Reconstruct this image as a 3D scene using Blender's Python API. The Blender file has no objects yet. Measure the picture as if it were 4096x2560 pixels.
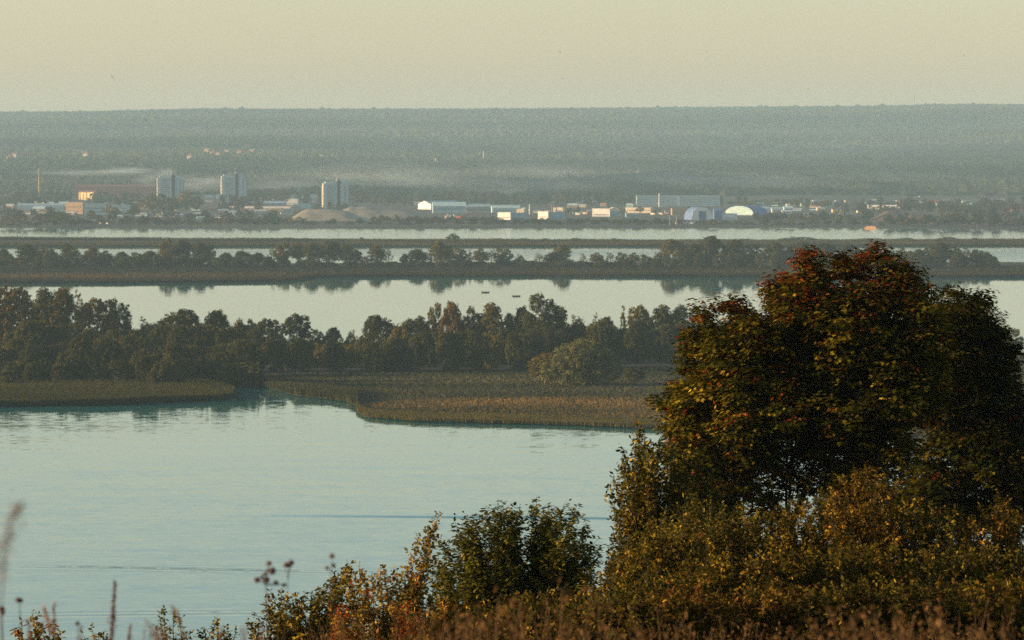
import bpy, math, random
import numpy as np
from mathutils import Vector, Matrix

# ------------------------------------------------------------------ camera, sky, sun, exposure
SC = bpy.context.scene
COL = SC.collection
F = 3889.0                      # focal length in pixels of a 1024 px wide picture
CAMZ = 80.0                     # eye height above the river
PITCH = math.atan(160.0 / F)
cam_data = bpy.data.cameras.new('camera')
cam = bpy.data.objects.new('camera', cam_data)
COL.objects.link(cam)
cam.location = (0, 0, CAMZ)
cam.rotation_euler = (math.radians(90) - PITCH, 0, 0)
cam_data.sensor_width = 36.0
cam_data.lens = F / 1024.0 * 36.0
cam_data.clip_start = 0.5
cam_data.clip_end = 60000
cam_data.dof.use_dof = True
cam_data.dof.focus_distance = 88.0
cam_data.dof.aperture_fstop = 6.3
SC.camera = cam

SUN_DIR = Vector((-1.0, -0.10, 0)).normalized()       # towards the sun, seen from above
SUN_EL = math.radians(8.0)
world = bpy.data.worlds.new("World")
SC.world = world
world.use_nodes = True
wn, wl = world.node_tree.nodes, world.node_tree.links
wn.clear()
sky = wn.new('ShaderNodeTexSky'); sky.sky_type = 'NISHITA'
sky.sun_disc = False
sky.sun_elevation = SUN_EL
sky.sun_rotation = math.atan2(SUN_DIR.x, SUN_DIR.y)
sky.air_density = 1.0; sky.dust_density = 1.1; sky.ozone_density = 1.0
bg = wn.new('ShaderNodeBackground'); bg.inputs['Strength'].default_value = 0.12
wtint = wn.new('ShaderNodeMix'); wtint.data_type = 'RGBA'; wtint.blend_type = 'MULTIPLY'
wtint.inputs['Factor'].default_value = 1.0
wtint.inputs['B'].default_value = (0.750, 0.736, 0.765, 1)
wo = wn.new('ShaderNodeOutputWorld')
hs_ = wn.new('ShaderNodeHueSaturation'); hs_.inputs['Saturation'].default_value = 0.78
wl.new(sky.outputs[0], hs_.inputs['Color']); wl.new(hs_.outputs[0], wtint.inputs['A']); wl.new(wtint.outputs['Result'], bg.inputs[0]); wl.new(bg.outputs[0], wo.inputs[0])

sd = bpy.data.lights.new('sun', 'SUN'); sd.energy = 4.6; sd.angle = math.radians(0.5)
sd.color = (1.0, 0.66, 0.34)
sun = bpy.data.objects.new('sun', sd); COL.objects.link(sun)
to_sun = Vector((SUN_DIR.x * math.cos(SUN_EL), SUN_DIR.y * math.cos(SUN_EL), math.sin(SUN_EL)))
sun.rotation_euler = (-to_sun).to_track_quat('-Z', 'Y').to_euler()
sun.location = (-200, 0, 200)

SC.view_settings.view_transform = 'Standard'
SC.view_settings.look = 'None'
SC.view_settings.exposure = 1.38
SC.view_settings.gamma = 1.0
SC.render.engine = 'CYCLES'
SC.cycles.use_denoising = False
SC.cycles.max_bounces = 6
SC.cycles.diffuse_bounces = 2
SC.cycles.glossy_bounces = 2
SC.cycles.transmission_bounces = 3
SC.cycles.transparent_max_bounces = 4
SC.cycles.volume_bounces = 1
SC.cycles.caustics_reflective = False
SC.cycles.caustics_refractive = False

HAZE_DENSITY = 0.000046
HAZE_COLOR = (0.47, 0.74, 0.96, 1)

# ------------------------------------------------------------------ authoring helpers
def ray(u, v):
    dx = (u - 512.0) / F; dy = (320.0 - v) / F
    return Vector((dx, math.cos(PITCH) + dy * math.sin(PITCH), -math.sin(PITCH) + dy * math.cos(PITCH)))
def on_plane(u, v, z=0.0):
    r = ray(u, v); t = (z - CAMZ) / r.z
    return Vector((r.x * t, r.y * t, z))
def at_y(u, v, y):
    r = ray(u, v); t = y / r.y
    return Vector((r.x * t, y, CAMZ + r.z * t))
def px(y): return y / F          # metres per pixel at distance y

def tag(o, label=None, cat=None, group=None, kind=None):
    if label: o['label'] = label
    if cat: o['category'] = cat
    if group: o['group'] = group
    if kind: o['kind'] = kind
    return o
def empty(name, loc, label, cat, group=None, rz=0.0):
    o = bpy.data.objects.new(name, None); COL.objects.link(o)
    o.location = loc; o.rotation_euler = (0, 0, rz); o.empty_display_size = 1
    return tag(o, label, cat, group)
def link(name, me, mat=None, parent=None, loc=None):
    if mat is not None and len(me.materials) == 0: me.materials.append(mat)
    o = bpy.data.objects.new(name, me); COL.objects.link(o)
    if parent is not None: o.parent = parent
    if loc is not None: o.location = loc
    return o
def copy_tree(root, **kw):
    r = root.copy(); COL.objects.link(r)
    for ch in root.children:
        c = ch.copy(); COL.objects.link(c); c.parent = r
        for g in ch.children:
            d = g.copy(); COL.objects.link(d); d.parent = c
    return r

class MB:
    """collects faces and builds ONE mesh"""
    def __init__(s): s.v = []; s.f = []
    def quad(s, a, b, c, d):
        n = len(s.v); s.v += [a, b, c, d]; s.f.append((n, n+1, n+2, n+3)); return s
    def box(s, x0, x1, y0, y1, z0, z1):
        n = len(s.v)
        s.v += [(x0,y0,z0),(x1,y0,z0),(x1,y1,z0),(x0,y1,z0),(x0,y0,z1),(x1,y0,z1),(x1,y1,z1),(x0,y1,z1)]
        s.f += [(n,n+3,n+2,n+1),(n+4,n+5,n+6,n+7),(n,n+1,n+5,n+4),(n+1,n+2,n+6,n+5),(n+2,n+3,n+7,n+6),(n+3,n,n+4,n+7)]
        return s
    def prism_y(s, prof, y0, y1):        # profile in x,z extruded along y
        n = len(s.v); k = len(prof)
        s.v += [(x, y0, z) for x, z in prof] + [(x, y1, z) for x, z in prof]
        s.f.append(tuple(range(n, n+k))); s.f.append(tuple(range(n+2*k-1, n+k-1, -1)))
        for i in range(k):
            j = (i+1) % k; s.f.append((n+i, n+k+i, n+k+j, n+j))
        return s
    def prism_x(s, prof, x0, x1):        # profile in y,z extruded along x
        n = len(s.v); k = len(prof)
        s.v += [(x0, y, z) for y, z in prof] + [(x1, y, z) for y, z in prof]
        s.f.append(tuple(range(n+k-1, n-1, -1))); s.f.append(tuple(range(n+k, n+2*k)))
        for i in range(k):
            j = (i+1) % k; s.f.append((n+i, n+j, n+k+j, n+k+i))
        return s
    def tube(s, pts, rad, sides=6):
        n0 = len(s.v); m = len(pts)
        for i, p in enumerate(pts):
            p = Vector(p)
            d = Vector(pts[min(i+1, m-1)]) - Vector(pts[max(i-1, 0)])
            if d.length < 1e-9: d = Vector((0,0,1))
            d.normalize()
            a = d.cross(Vector((0.13, 0.31, 0.94))) if abs(d.z) < 0.9 else d.cross(Vector((1, 0.1, 0)))
            a.normalize(); b = d.cross(a)
            for k in range(sides):
                t = 2*math.pi*k/sides
                s.v.append(tuple(p + a*(math.cos(t)*rad[i]) + b*(math.sin(t)*rad[i])))
        for i in range(m-1):
            for k in range(sides):
                q = (k+1) % sides
                s.f.append((n0+i*sides+k, n0+i*sides+q, n0+(i+1)*sides+q, n0+(i+1)*sides+k))
        s.f.append(tuple(n0+(m-1)*sides+k for k in range(sides)))
        s.f.append(tuple(n0+k for k in range(sides-1, -1, -1)))
        return s
    def ell(s, c, r, nu=8, nv=5):
        n0 = len(s.v)
        for j in range(nv+1):
            t = math.pi*j/nv
            for i in range(nu):
                p = 2*math.pi*i/nu
                s.v.append((c[0]+r[0]*math.sin(t)*math.cos(p), c[1]+r[1]*math.sin(t)*math.sin(p), c[2]+r[2]*math.cos(t)))
        for j in range(nv):
            for i in range(nu):
                k = (i+1) % nu
                s.f.append((n0+j*nu+i, n0+(j+1)*nu+i, n0+(j+1)*nu+k, n0+j*nu+k))
        return s
    def mesh(s, name):
        me = bpy.data.meshes.new(name); me.from_pydata(s.v, [], s.f); me.update(); return me
    def build(s, name, mat, parent=None, smooth=False):
        me = s.mesh(name)
        if smooth: me.polygons.foreach_set('use_smooth', [True]*len(me.polygons))
        return link(name, me, mat, parent)

def np_mesh(name, V, k, cols=None, smooth=False):
    """V: (n*k,3); every k verts make one polygon"""
    V = np.ascontiguousarray(V, dtype=np.float32).reshape(-1, 3)
    nv = len(V); npoly = nv // k
    me = bpy.data.meshes.new(name)
    me.vertices.add(nv); me.vertices.foreach_set('co', V.ravel())
    me.loops.add(nv); me.loops.foreach_set('vertex_index', np.arange(nv, dtype=np.int32))
    me.polygons.add(npoly)
    me.polygons.foreach_set('loop_start', np.arange(0, nv, k, dtype=np.int32))
    me.update(calc_edges=True)
    if cols is not None:
        ca = me.color_attributes.new('col', 'FLOAT_COLOR', 'POINT')
        c = np.ones((npoly, k, 4), dtype=np.float32); c[:, :, :3] = np.asarray(cols, dtype=np.float32)[:, None, :3]
        ca.data.foreach_set('color', c.ravel())
    return me
def grid_mesh(name, X, Y, Z, smooth=True):
    r, c = X.shape
    V = np.stack([X, Y, Z], -1).reshape(-1, 3).astype(np.float32)
    i = np.arange(r*c).reshape(r, c)
    Q = np.stack([i[:-1,:-1], i[:-1,1:], i[1:,1:], i[1:,:-1]], -1).reshape(-1, 4).astype(np.int32)
    me = bpy.data.meshes.new(name)
    me.vertices.add(len(V)); me.vertices.foreach_set('co', V.ravel())
    me.loops.add(Q.size); me.loops.foreach_set('vertex_index', Q.ravel())
    me.polygons.add(len(Q)); me.polygons.foreach_set('loop_start', np.arange(0, Q.size, 4, dtype=np.int32))
    if smooth: me.polygons.foreach_set('use_smooth', np.ones(len(Q), dtype=bool))
    me.update(calc_edges=True)
    return me

# ------------------------------------------------------------------ materials
def new_mat(name):
    m = bpy.data.materials.new(name); m.use_nodes = True
    m.node_tree.nodes.clear()
    return m, m.node_tree.nodes, m.node_tree.links
def noise_mat(name, c1, c2, scale=1.0, rough=0.8, stretch=(1,1,1), detail=4, spec=0.2, c3=None, lo=0.35, hi=0.65, metallic=0.0, bump=0.0):
    m, n, l = new_mat(name)
    out = n.new('ShaderNodeOutputMaterial'); b = n.new('ShaderNodeBsdfPrincipled')
    b.inputs['Roughness'].default_value = rough; b.inputs['Metallic'].default_value = metallic
    b.inputs['Specular IOR Level'].default_value = spec
    tc = n.new('ShaderNodeTexCoord'); mp = n.new('ShaderNodeMapping'); mp.inputs['Scale'].default_value = stretch
    nz = n.new('ShaderNodeTexNoise'); nz.inputs['Scale'].default_value = scale; nz.inputs['Detail'].default_value = detail
    rp = n.new('ShaderNodeValToRGB'); e = rp.color_ramp.elements
    e[0].position = lo; e[0].color = (*c1, 1); e[1].position = hi; e[1].color = (*c2, 1)
    if c3: x = e.new((lo+hi)/2); x.color = (*c3, 1)
    l.new(tc.outputs['Object'], mp.inputs[0]); l.new(mp.outputs[0], nz.inputs[0]); l.new(nz.outputs[0], rp.inputs[0])
    l.new(rp.outputs[0], b.inputs['Base Color']); l.new(b.outputs[0], out.inputs[0])
    if bump:
        bp = n.new('ShaderNodeBump'); bp.inputs['Strength'].default_value = bump
        l.new(nz.outputs[0], bp.inputs['Height']); l.new(bp.outputs[0], b.inputs['Normal'])
    return m
def leaf_mat(name, transl=0.35, gloss=0.0):
    m, n, l = new_mat(name)
    out = n.new('ShaderNodeOutputMaterial')
    at = n.new('ShaderNodeAttribute'); at.attribute_name = 'col'
    oi = n.new('ShaderNodeObjectInfo')
    mx = n.new('ShaderNodeMix'); mx.data_type = 'RGBA'; mx.blend_type = 'MULTIPLY'; mx.inputs['Factor'].default_value = 1
    l.new(at.outputs['Color'], mx.inputs['A']); l.new(oi.outputs['Color'], mx.inputs['B'])
    d = n.new('ShaderNodeBsdfDiffuse'); t = n.new('ShaderNodeBsdfTranslucent')
    l.new(mx.outputs['Result'], d.inputs[0]); l.new(mx.outputs['Result'], t.inputs[0])
    ms = n.new('ShaderNodeMixShader'); ms.inputs[0].default_value = transl
    l.new(d.outputs[0], ms.inputs[1]); l.new(t.outputs[0], ms.inputs[2])
    last = ms
    if gloss > 0:
        g = n.new('ShaderNodeBsdfGlossy'); g.inputs['Roughness'].default_value = 0.45
        m2 = n.new('ShaderNodeMixShader'); m2.inputs[0].default_value = gloss
        l.new(ms.outputs[0], m2.inputs[1]); l.new(g.outputs[0], m2.inputs[2]); last = m2
    l.new(last.outputs[0], out.inputs[0])
    return m
M_LEAF = leaf_mat('leaves', 0.35, 0.0)
M_LEAF_FAR = leaf_mat('distant_leaves', 0.22)
M_BARK = noise_mat('bark', (0.025, 0.017, 0.010), (0.085, 0.055, 0.03), 6, 0.9, (1,1,0.3))
M_BARK_FAR = noise_mat('grey_bark', (0.06, 0.05, 0.045), (0.14, 0.12, 0.10), 1, 0.9)

def wall_mat(name, c, var=0.12, scale=0.15, rough=0.75):
    c = tuple(x*(1.0 if name == 'white_render' else 0.85) for x in c)
    return noise_mat(name, tuple(x*(1-var) for x in c), tuple(min(1, x*(1+var)) for x in c), scale, rough, detail=6)
W = dict(
    white=wall_mat('white_render', (0.72, 0.72, 0.68)), cream=wall_mat('cream_render', (0.66, 0.58, 0.46)),
    pale=wall_mat('pale_concrete', (0.48, 0.50, 0.50)), panel=wall_mat('grey_panel', (0.42, 0.47, 0.50)),
    grey=wall_mat('grey_concrete', (0.28, 0.28, 0.27)), brick=wall_mat('brown_brick', (0.30, 0.21, 0.13)),
    red=wall_mat('red_paint', (0.50, 0.11, 0.07)), rust=wall_mat('rust_roof', (0.17, 0.07, 0.055)),
    blue=wall_mat('blue_sheet', (0.10, 0.17, 0.34)), bluegrey=wall_mat('blue_grey_sheet', (0.30, 0.42, 0.48)),
    cyan=wall_mat('pale_cyan_sheet', (0.42, 0.60, 0.62)), dark=wall_mat('dark_opening', (0.035, 0.035, 0.045)),
    glass=wall_mat('window_glass', (0.07, 0.09, 0.11), rough=0.25), orange=wall_mat('orange_paint', (0.62, 0.33, 0.14)),
    roof=wall_mat('grey_roof', (0.16, 0.17, 0.18)), yellow=wall_mat('ochre_render', (0.62, 0.47, 0.22)),
    sand=noise_mat('quarry_sand', (0.17, 0.16, 0.125), (0.26, 0.235, 0.18), 0.08, 0.95),
    gravel=noise_mat('red_gravel', (0.055, 0.040, 0.034), (0.10, 0.068, 0.055), 0.1, 0.95),
)

# ------------------------------------------------------------------ setting: lake bed, water, shores, hills
rng = np.random.default_rng(7)
random.seed(7)
def vnoise(x, y, s, seed=0):
    """smooth value noise, arrays in, 0..1"""
    x = np.asarray(x, float)*s; y = np.asarray(y, float)*s
    xi = np.floor(x); yi = np.floor(y); xf = x-xi; yf = y-yi
    def h(a, b):
        q = np.sin(a*127.1 + b*311.7 + seed*74.7)*43758.5453
        return q-np.floor(q)
    xf = xf*xf*(3-2*xf); yf = yf*yf*(3-2*yf)
    return (h(xi,yi)*(1-xf)+h(xi+1,yi)*xf)*(1-yf)+(h(xi,yi+1)*(1-xf)+h(xi+1,yi+1)*xf)*yf
def fbm(x, y, s, seed=0, o=4):
    r = 0; a = 0.5
    for i in range(o): r = r + a*vnoise(x, y, s*2**i, seed+i*13); a *= 0.5
    return r/(1-0.5**o)

M_BED = noise_mat('mud', (0.05, 0.045, 0.035), (0.09, 0.08, 0.06), 0.02)
XL, YB, YF = 7000.0, -150.0, 15100.0
tag(link('ground', grid_mesh('ground', *(lambda a: (a[0], a[1], np.full_like(a[0], -6.0)))(np.meshgrid(np.linspace(-XL, XL, 3), np.linspace(YB, YF, 3)))), M_BED), kind='structure')

def water_material():
    m, n, l = new_mat('river_water')
    out = n.new('ShaderNodeOutputMaterial'); b = n.new('ShaderNodeBsdfPrincipled')
    b.inputs['Base Color'].default_value = (0.022, 0.175, 0.165, 1)
    b.inputs['Roughness'].default_value = 0.02
    b.inputs['IOR'].default_value = 1.5
    g = n.new('ShaderNodeNewGeometry'); sx = n.new('ShaderNodeSeparateXYZ'); l.new(g.outputs['Position'], sx.inputs[0])
    def noise(scale, stretch, detail=2):
        mp = n.new('ShaderNodeMapping'); mp.inputs['Scale'].default_value = stretch
        nz = n.new('ShaderNodeTexNoise'); nz.inputs['Scale'].default_value = scale; nz.inputs['Detail'].default_value = detail
        l.new(g.outputs['Position'], mp.inputs[0]); l.new(mp.outputs[0], nz.inputs[0]); return nz
    def vm(op, a, bb):
        x = n.new('ShaderNodeVectorMath'); x.operation = op
        for i, q in enumerate((a, bb)):
            if q is None: continue
            if isinstance(q, tuple): x.inputs[i].default_value = q
            else: l.new(q, x.inputs[i])
        return x
    def mt(op, a, bb=None, c=None):
        x = n.new('ShaderNodeMath'); x.operation = op
        for i, q in enumerate((a, bb, c)):
            if q is None: continue
            if isinstance(q, (int, float)): x.inputs[i].default_value = q
            else: l.new(q, x.inputs[i])
        return x.outputs[0]
    def sc(v, s):
        x = n.new('ShaderNodeVectorMath'); x.operation = 'SCALE'; l.new(v, x.inputs[0])
        if isinstance(s, (int, float)): x.inputs['Scale'].default_value = s
        else: l.new(s, x.inputs['Scale'])
        return x.outputs[0]
    # wind: the nearer bay is ruffled, the far channels lie still
    near = n.new('ShaderNodeMapRange'); near.interpolation_type = 'SMOOTHSTEP'
    near.inputs['From Min'].default_value = 850; near.inputs['From Max'].default_value = 1650
    near.inputs['To Min'].default_value = 1.0; near.inputs['To Max'].default_value = 0.0
    l.new(sx.outputs['Y'], near.inputs['Value'])
    patch = noise(0.004, (0.5, 1.0, 1.0), 4)
    pr = n.new('ShaderNodeMapRange'); pr.inputs['From Min'].default_value = 0.35; pr.inputs['From Max'].default_value = 0.7
    pr.inputs['To Min'].default_value = 0.6; pr.inputs['To Max'].default_value = 1.5
    l.new(patch.outputs[0], pr.inputs['Value'])
    n1 = vm('SUBTRACT', noise(0.9, (0.35, 1, 1), 3).outputs['Color'], (0.5, 0.5, 0.5)).outputs[0]
    n2 = vm('SUBTRACT', noise(0.11, (0.22, 1, 1), 4).outputs['Color'], (0.5, 0.5, 0.5)).outputs[0]
    amp1 = mt('MULTIPLY_ADD', near.outputs[0], 0.076, 0.0130)
    amp1 = mt('MULTIPLY', amp1, pr.outputs[0])
    amp2 = mt('MULTIPLY_ADD', near.outputs[0], 0.036, 0.0020)
    far = n.new('ShaderNodeMapRange'); far.interpolation_type = 'SMOOTHSTEP'
    far.inputs['From Min'].default_value = 3300; far.inputs['From Max'].default_value = 4100
    far.inputs['To Min'].default_value = 0.0; far.inputs['To Max'].default_value = 0.07
    l.new(sx.outputs['Y'], far.inputs['Value']); amp1 = mt('ADD', amp1, far.outputs[0])
    s = vm('ADD', sc(n1, amp1), sc(n2, amp2)).outputs[0]
    # faint boat wakes crossing the bay: bands of steeper ripples along gently curving lines
    def wake(y0, k, q, width, amp, x0, x1, lam):
        f = mt('MULTIPLY', sx.outputs['X'], k)
        f2 = mt('MULTIPLY', mt('MULTIPLY', sx.outputs['X'], sx.outputs['X']), q)
        d = mt('SUBTRACT', sx.outputs['Y'], mt('ADD', mt('ADD', f, f2), y0))
        gs = mt('EXPONENT', mt('MULTIPLY', mt('MULTIPLY', d, d), -1.0/(width*width)))
        mr = n.new('ShaderNodeMapRange'); mr.interpolation_type = 'SMOOTHSTEP'
        mr.inputs['From Min'].default_value = x0; mr.inputs['From Max'].default_value = x0+(x1-x0)*0.35; l.new(sx.outputs['X'], mr.inputs['Value'])
        mr2 = n.new('ShaderNodeMapRange'); mr2.interpolation_type = 'SMOOTHSTEP'
        mr2.inputs['From Min'].default_value = x1; mr2.inputs['From Max'].default_value = x1-(x1-x0)*0.3; l.new(sx.outputs['X'], mr2.inputs['Value'])
        w = mt('MULTIPLY', mt('MULTIPLY', gs, mr.outputs[0]), mr2.outputs[0])
        c = mt('SINE', mt('MULTIPLY', d, 2*math.pi/lam)) if lam else 1.0
        a = mt('MULTIPLY', w, amp)
        return mt('MULTIPLY', a, c)
    wk = mt('ADD', wake(868, -0.085, 0.0, 2.6, -0.12, -70, 120, 0), wake(744, -0.26, -0.0006, 5.0, 0.055, -110, -20, 4.2))
    wk = mt('ADD', wk, wake(690, 0.10, 0.0, 5.0, 0.045, -110, 20, 5.0))
    cx = n.new('ShaderNodeCombineXYZ'); l.new(wk, cx.inputs['Y']); cx.inputs['Z'].default_value = 0
    s = vm('ADD', s, cx.outputs[0]).outputs[0]
    fb = n.new('ShaderNodeCombineXYZ'); l.new(mt('MULTIPLY', far.outputs[0], -0.11), fb.inputs['Y']); s = vm('ADD', s, fb.outputs[0]).outputs[0]
    s = vm('MULTIPLY', s, (0.6, 1.0, 0.0)).outputs[0]
    nn = vm('ADD', s, (0, 0, 1)).outputs[0]
    nn = vm('NORMALIZE', nn, None).outputs[0]
    l.new(nn, b.inputs['Normal'])
    l.new(b.outputs[0], out.inputs[0])
    return m
M_WATER = water_material()
_a = np.meshgrid(np.linspace(-XL, XL, 15), np.linspace(YB, 6000, 15))
tag(link('water', grid_mesh('water', _a[0], _a[1], np.zeros_like(_a[0]), False), M_WATER), kind='structure')

def near_z(x, y):
    x = np.asarray(x, float); y = np.asarray(y, float)
    z = 78.4 - 0.10*np.clip(y, -200, 30) - 0.145*np.clip(y-30, 0, 80) - 0.27*np.clip(y-110, 0, 800)
    return np.maximum(z + (fbm(x, y, 0.08, 3)-0.5)*0.7, -5.0)
_a = np.meshgrid(np.linspace(-420, 420, 170), np.concatenate([np.linspace(-140, 130, 110), np.linspace(134, 470, 60)]))
M_SLOPE = noise_mat('dry_slope_grass', (0.05, 0.045, 0.02), (0.13, 0.10, 0.05), 0.8, 0.95)
tag(link('hillside', grid_mesh('hillside', _a[0], _a[1], near_z(_a[0], _a[1])), M_SLOPE), kind='structure')

def shore_y(x): return 4560 + 25*np.sin(np.asarray(x)*0.006) + 14*np.sin(np.asarray(x)*0.021+1)
def crest_z(x, y):
    u = 512 + np.asarray(x)/np.maximum(y, 1)*F
    v = np.interp(u, [-300, 0, 90, 200, 330, 512, 700, 860, 960, 1024, 1400], [113, 112, 111.6, 108.8, 109.2, 108.8, 107.4, 106.3, 104.2, 104.6, 104])
    return CAMZ + (160-v)/F*14000
def far_z(x, y):
    x = np.asarray(x, float); y = np.asarray(y, float)
    z = np.clip((y-shore_y(x))*0.06, -5, 3.0)
    t = np.clip((y-6700)/(14000-6700), 0, 1)
    z = z + (crest_z(x, y)-8-3)*(0.75*t + 0.25*t*t*(3-2*t))
    z = z + (fbm(x, y, 0.0011, 5)-0.5)*26*np.clip(t*6, 0, 1)*np.clip((1-t)*4, 0, 1)
    z = z - np.clip(y-14000, 0, 2000)*0.05
    return z
M_FARLAND = noise_mat('far_land', (0.018, 0.025, 0.018), (0.045, 0.045, 0.033), 0.004, 0.95, detail=8)
_r = np.concatenate([np.linspace(4480, 4700, 12), np.linspace(4730, 6700, 24), np.linspace(6800, 15000, 110)])
_a = np.meshgrid(np.linspace(-0.40, 0.40, 180), _r)
_X = _a[0]*_a[1]
tag(link('far_shore_and_hills', grid_mesh('far_shore_and_hills', _X, _a[1], far_z(_X, _a[1])), M_FARLAND), kind='structure')

# forest that covers the far hills: one mass nobody could count
def forest():
    n = 110000
    y = 7150*(14050/7150)**rng.random(n); y = y + rng.normal(0, 20, n)
    a = rng.uniform(-0.20, 0.20, n); x = a*y
    dens = fbm(x, y, 0.0016, 9)
    keep = (dens > 0.40) | (rng.random(n) < 0.25) | (y > 12500)
    x, y = x[keep], y[keep]; n = len(x)
    extra = 2600
    xe = np.linspace(-0.2, 0.2, extra)*14000; ye = 13900+rng.uniform(-60, 120, extra)
    x = np.concatenate([x, xe]); y = np.concatenate([y, ye]); n = len(x)
    z = far_z(x, y)
    w = rng.uniform(6, 13, n); h = rng.uniform(6, 12, n)
    big = rng.random(n) < 0.02; w[big] *= 1.6; h[big] *= 1.5
    # eight sided low blob: ring of 5 plus top
    k = 5
    ang = rng.uniform(0, 6.28, n)[:, None] + np.arange(k)[None, :]*2*math.pi/k
    rr = w[:, None]*rng.uniform(0.75, 1.2, (n, k))
    ring = np.stack([x[:, None]+rr*np.cos(ang), y[:, None]+rr*np.sin(ang), z[:, None]+h[:, None]*rng.uniform(0.35, 0.6, (n, k))], -1)
    low = ring.copy(); low[:, :, 2] = z[:, None]-2
    top = np.stack([x+rng.normal(0, 2, n), y+rng.normal(0, 2, n), z+h], -1)[:, None, :].repeat(k, 1)
    nx = np.roll(ring, -1, axis=1); nl = np.roll(low, -1, axis=1)
    tri = np.stack([ring, nx, top, top], 2)          # (n,k,4,3) degenerate quad kept as triangle below
    t1 = np.stack([ring, nx, top], 2).reshape(-1, 3, 3)
    t2 = np.stack([low, nl, nx], 2).reshape(-1, 3, 3); t3 = np.stack([low, nx, ring], 2).reshape(-1, 3, 3)
    V = np.concatenate([t1, t2, t3])
    p = fbm(x*0.6, y*2.2, 0.0012, 21); q = rng.random(n); st = np.clip((p-0.38)*3.5, 0, 1)
    base = np.stack([(0.012+0.055*st+0.012*(q > 0.9)), (0.018+0.05*st+0.012*q), (0.014+0.020*st+0.006*q)], -1)
    c = np.repeat(base, k, axis=0)
    me = np_mesh('forest', V, 3, np.concatenate([c, c, c]))
    tag(link('forest', me, M_LEAF_FAR), kind='stuff', label='dense mixed forest covering the long hill behind the town', cat='forest')
forest()

# ------------------------------------------------------------------ islands
def island(name, outline, z=0.35, mat=None):
    pts = [on_plane(u, v) for u, v in outline]
    me = bpy.data.meshes.new(name); n = len(pts)
    rngl = random.Random(5)
    V = [(p.x, p.y, z) for p in pts] + [(p.x, p.y, -2) for p in pts]
    Fc = [tuple(range(n))] + [(i, i+n, (i+1) % n+n, (i+1) % n) for i in range(n)]
    me.from_pydata(V, [], Fc); me.update()
    return tag(link(name, me, mat), kind='structure')
def subdiv_line(pts, jitter_u=0, jitter_v=0.5, step=14, seed=1):
    r = random.Random(seed); out = []
    for (a, b) in zip(pts[:-1], pts[1:]):
        d = math.hypot(b[0]-a[0], (b[1]-a[1])*4); k = max(1, int(d/step))
        for i in range(k):
            t = i/k
            out.append((a[0]+(b[0]-a[0])*t, a[1]+(b[1]-a[1])*t + (r.uniform(-jitter_v, jitter_v) if i else 0)))
    out.append(pts[-1]); return out
M_MEADOW = noise_mat('marsh_meadow', (0.020, 0.022, 0.012), (0.05, 0.042, 0.025), 0.02, 0.95, (0.35, 1, 1), 8, c3=(0.032, 0.032, 0.018))
M_BROWN = noise_mat('brown_marsh', (0.008, 0.010, 0.004), (0.024, 0.019, 0.008), 0.012, 0.95, (0.3, 1, 1), 8)

NEAR_FRONT_L = [(-160, 412), (0, 406), (60, 405.5), (106, 405), (169, 401.5), (215, 400), (232, 398), (234, 391), (222, 387.5)]
NEAR_FRONT_R = [(256, 385.5), (271, 388.5), (296, 395), (325, 398.5), (345, 401), (357, 405), (357, 411), (366, 416.5), (390, 419), (415, 421), (487, 423), (571, 425), (635, 427.5), (700, 430), (800, 435), (870, 439), (905, 441), (940, 439), (980, 441), (1100, 444), (1300, 447)]
NEAR_BACK = [(1300, 353), (1024, 354), (1000, 351), (900, 347), (700, 345), (560, 345), (480, 344), (330, 343), (200, 338), (60, 330), (-160, 325)]
front_l = subdiv_line(NEAR_FRONT_L, jitter_v=0.5, seed=2); front_r = subdiv_line(NEAR_FRONT_R, jitter_v=0.4, seed=3)
near_outline = front_l + front_r + subdiv_line(NEAR_BACK, seed=4)
island('near_marsh_island', near_outline, 0.35, M_MEADOW)
MID_FRONT = [(-160, 284), (0, 283.2), (120, 283), (240, 282), (290, 281), (302, 278.5), (318, 276.8), (420, 276.5), (560, 276.3), (760, 277), (900, 277.4), (1100, 277), (1250, 277)]
MID_BACK = [(1250, 262.5), (1024, 262.5), (700, 262), (420, 263), (200, 264), (0, 264), (-160, 264)]
mid_front = subdiv_line(MID_FRONT, jitter_v=0.25, seed=6)
island('middle_marsh_island', mid_front + subdiv_line(MID_BACK, jitter_v=0.2, seed=7), 0.35, M_BROWN)
FAR_FRONT = [(-160, 247), (0, 246.8), (250, 246.6), (520, 246.4), (800, 246.2), (1024, 245.8), (1250, 245.5)]
FAR_BACK = [(1250, 240.8), (1024, 241), (700, 241.8), (420, 241), (240, 240.4), (120, 239.4), (0, 239), (-160, 239)]
far_front = subdiv_line(FAR_FRONT, jitter_v=0.15, seed=8)
far_back = subdiv_line(FAR_BACK, jitter_v=0.1, seed=9)
island('far_marsh_island', far_front + far_back, 0.35, M_BROWN)

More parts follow.
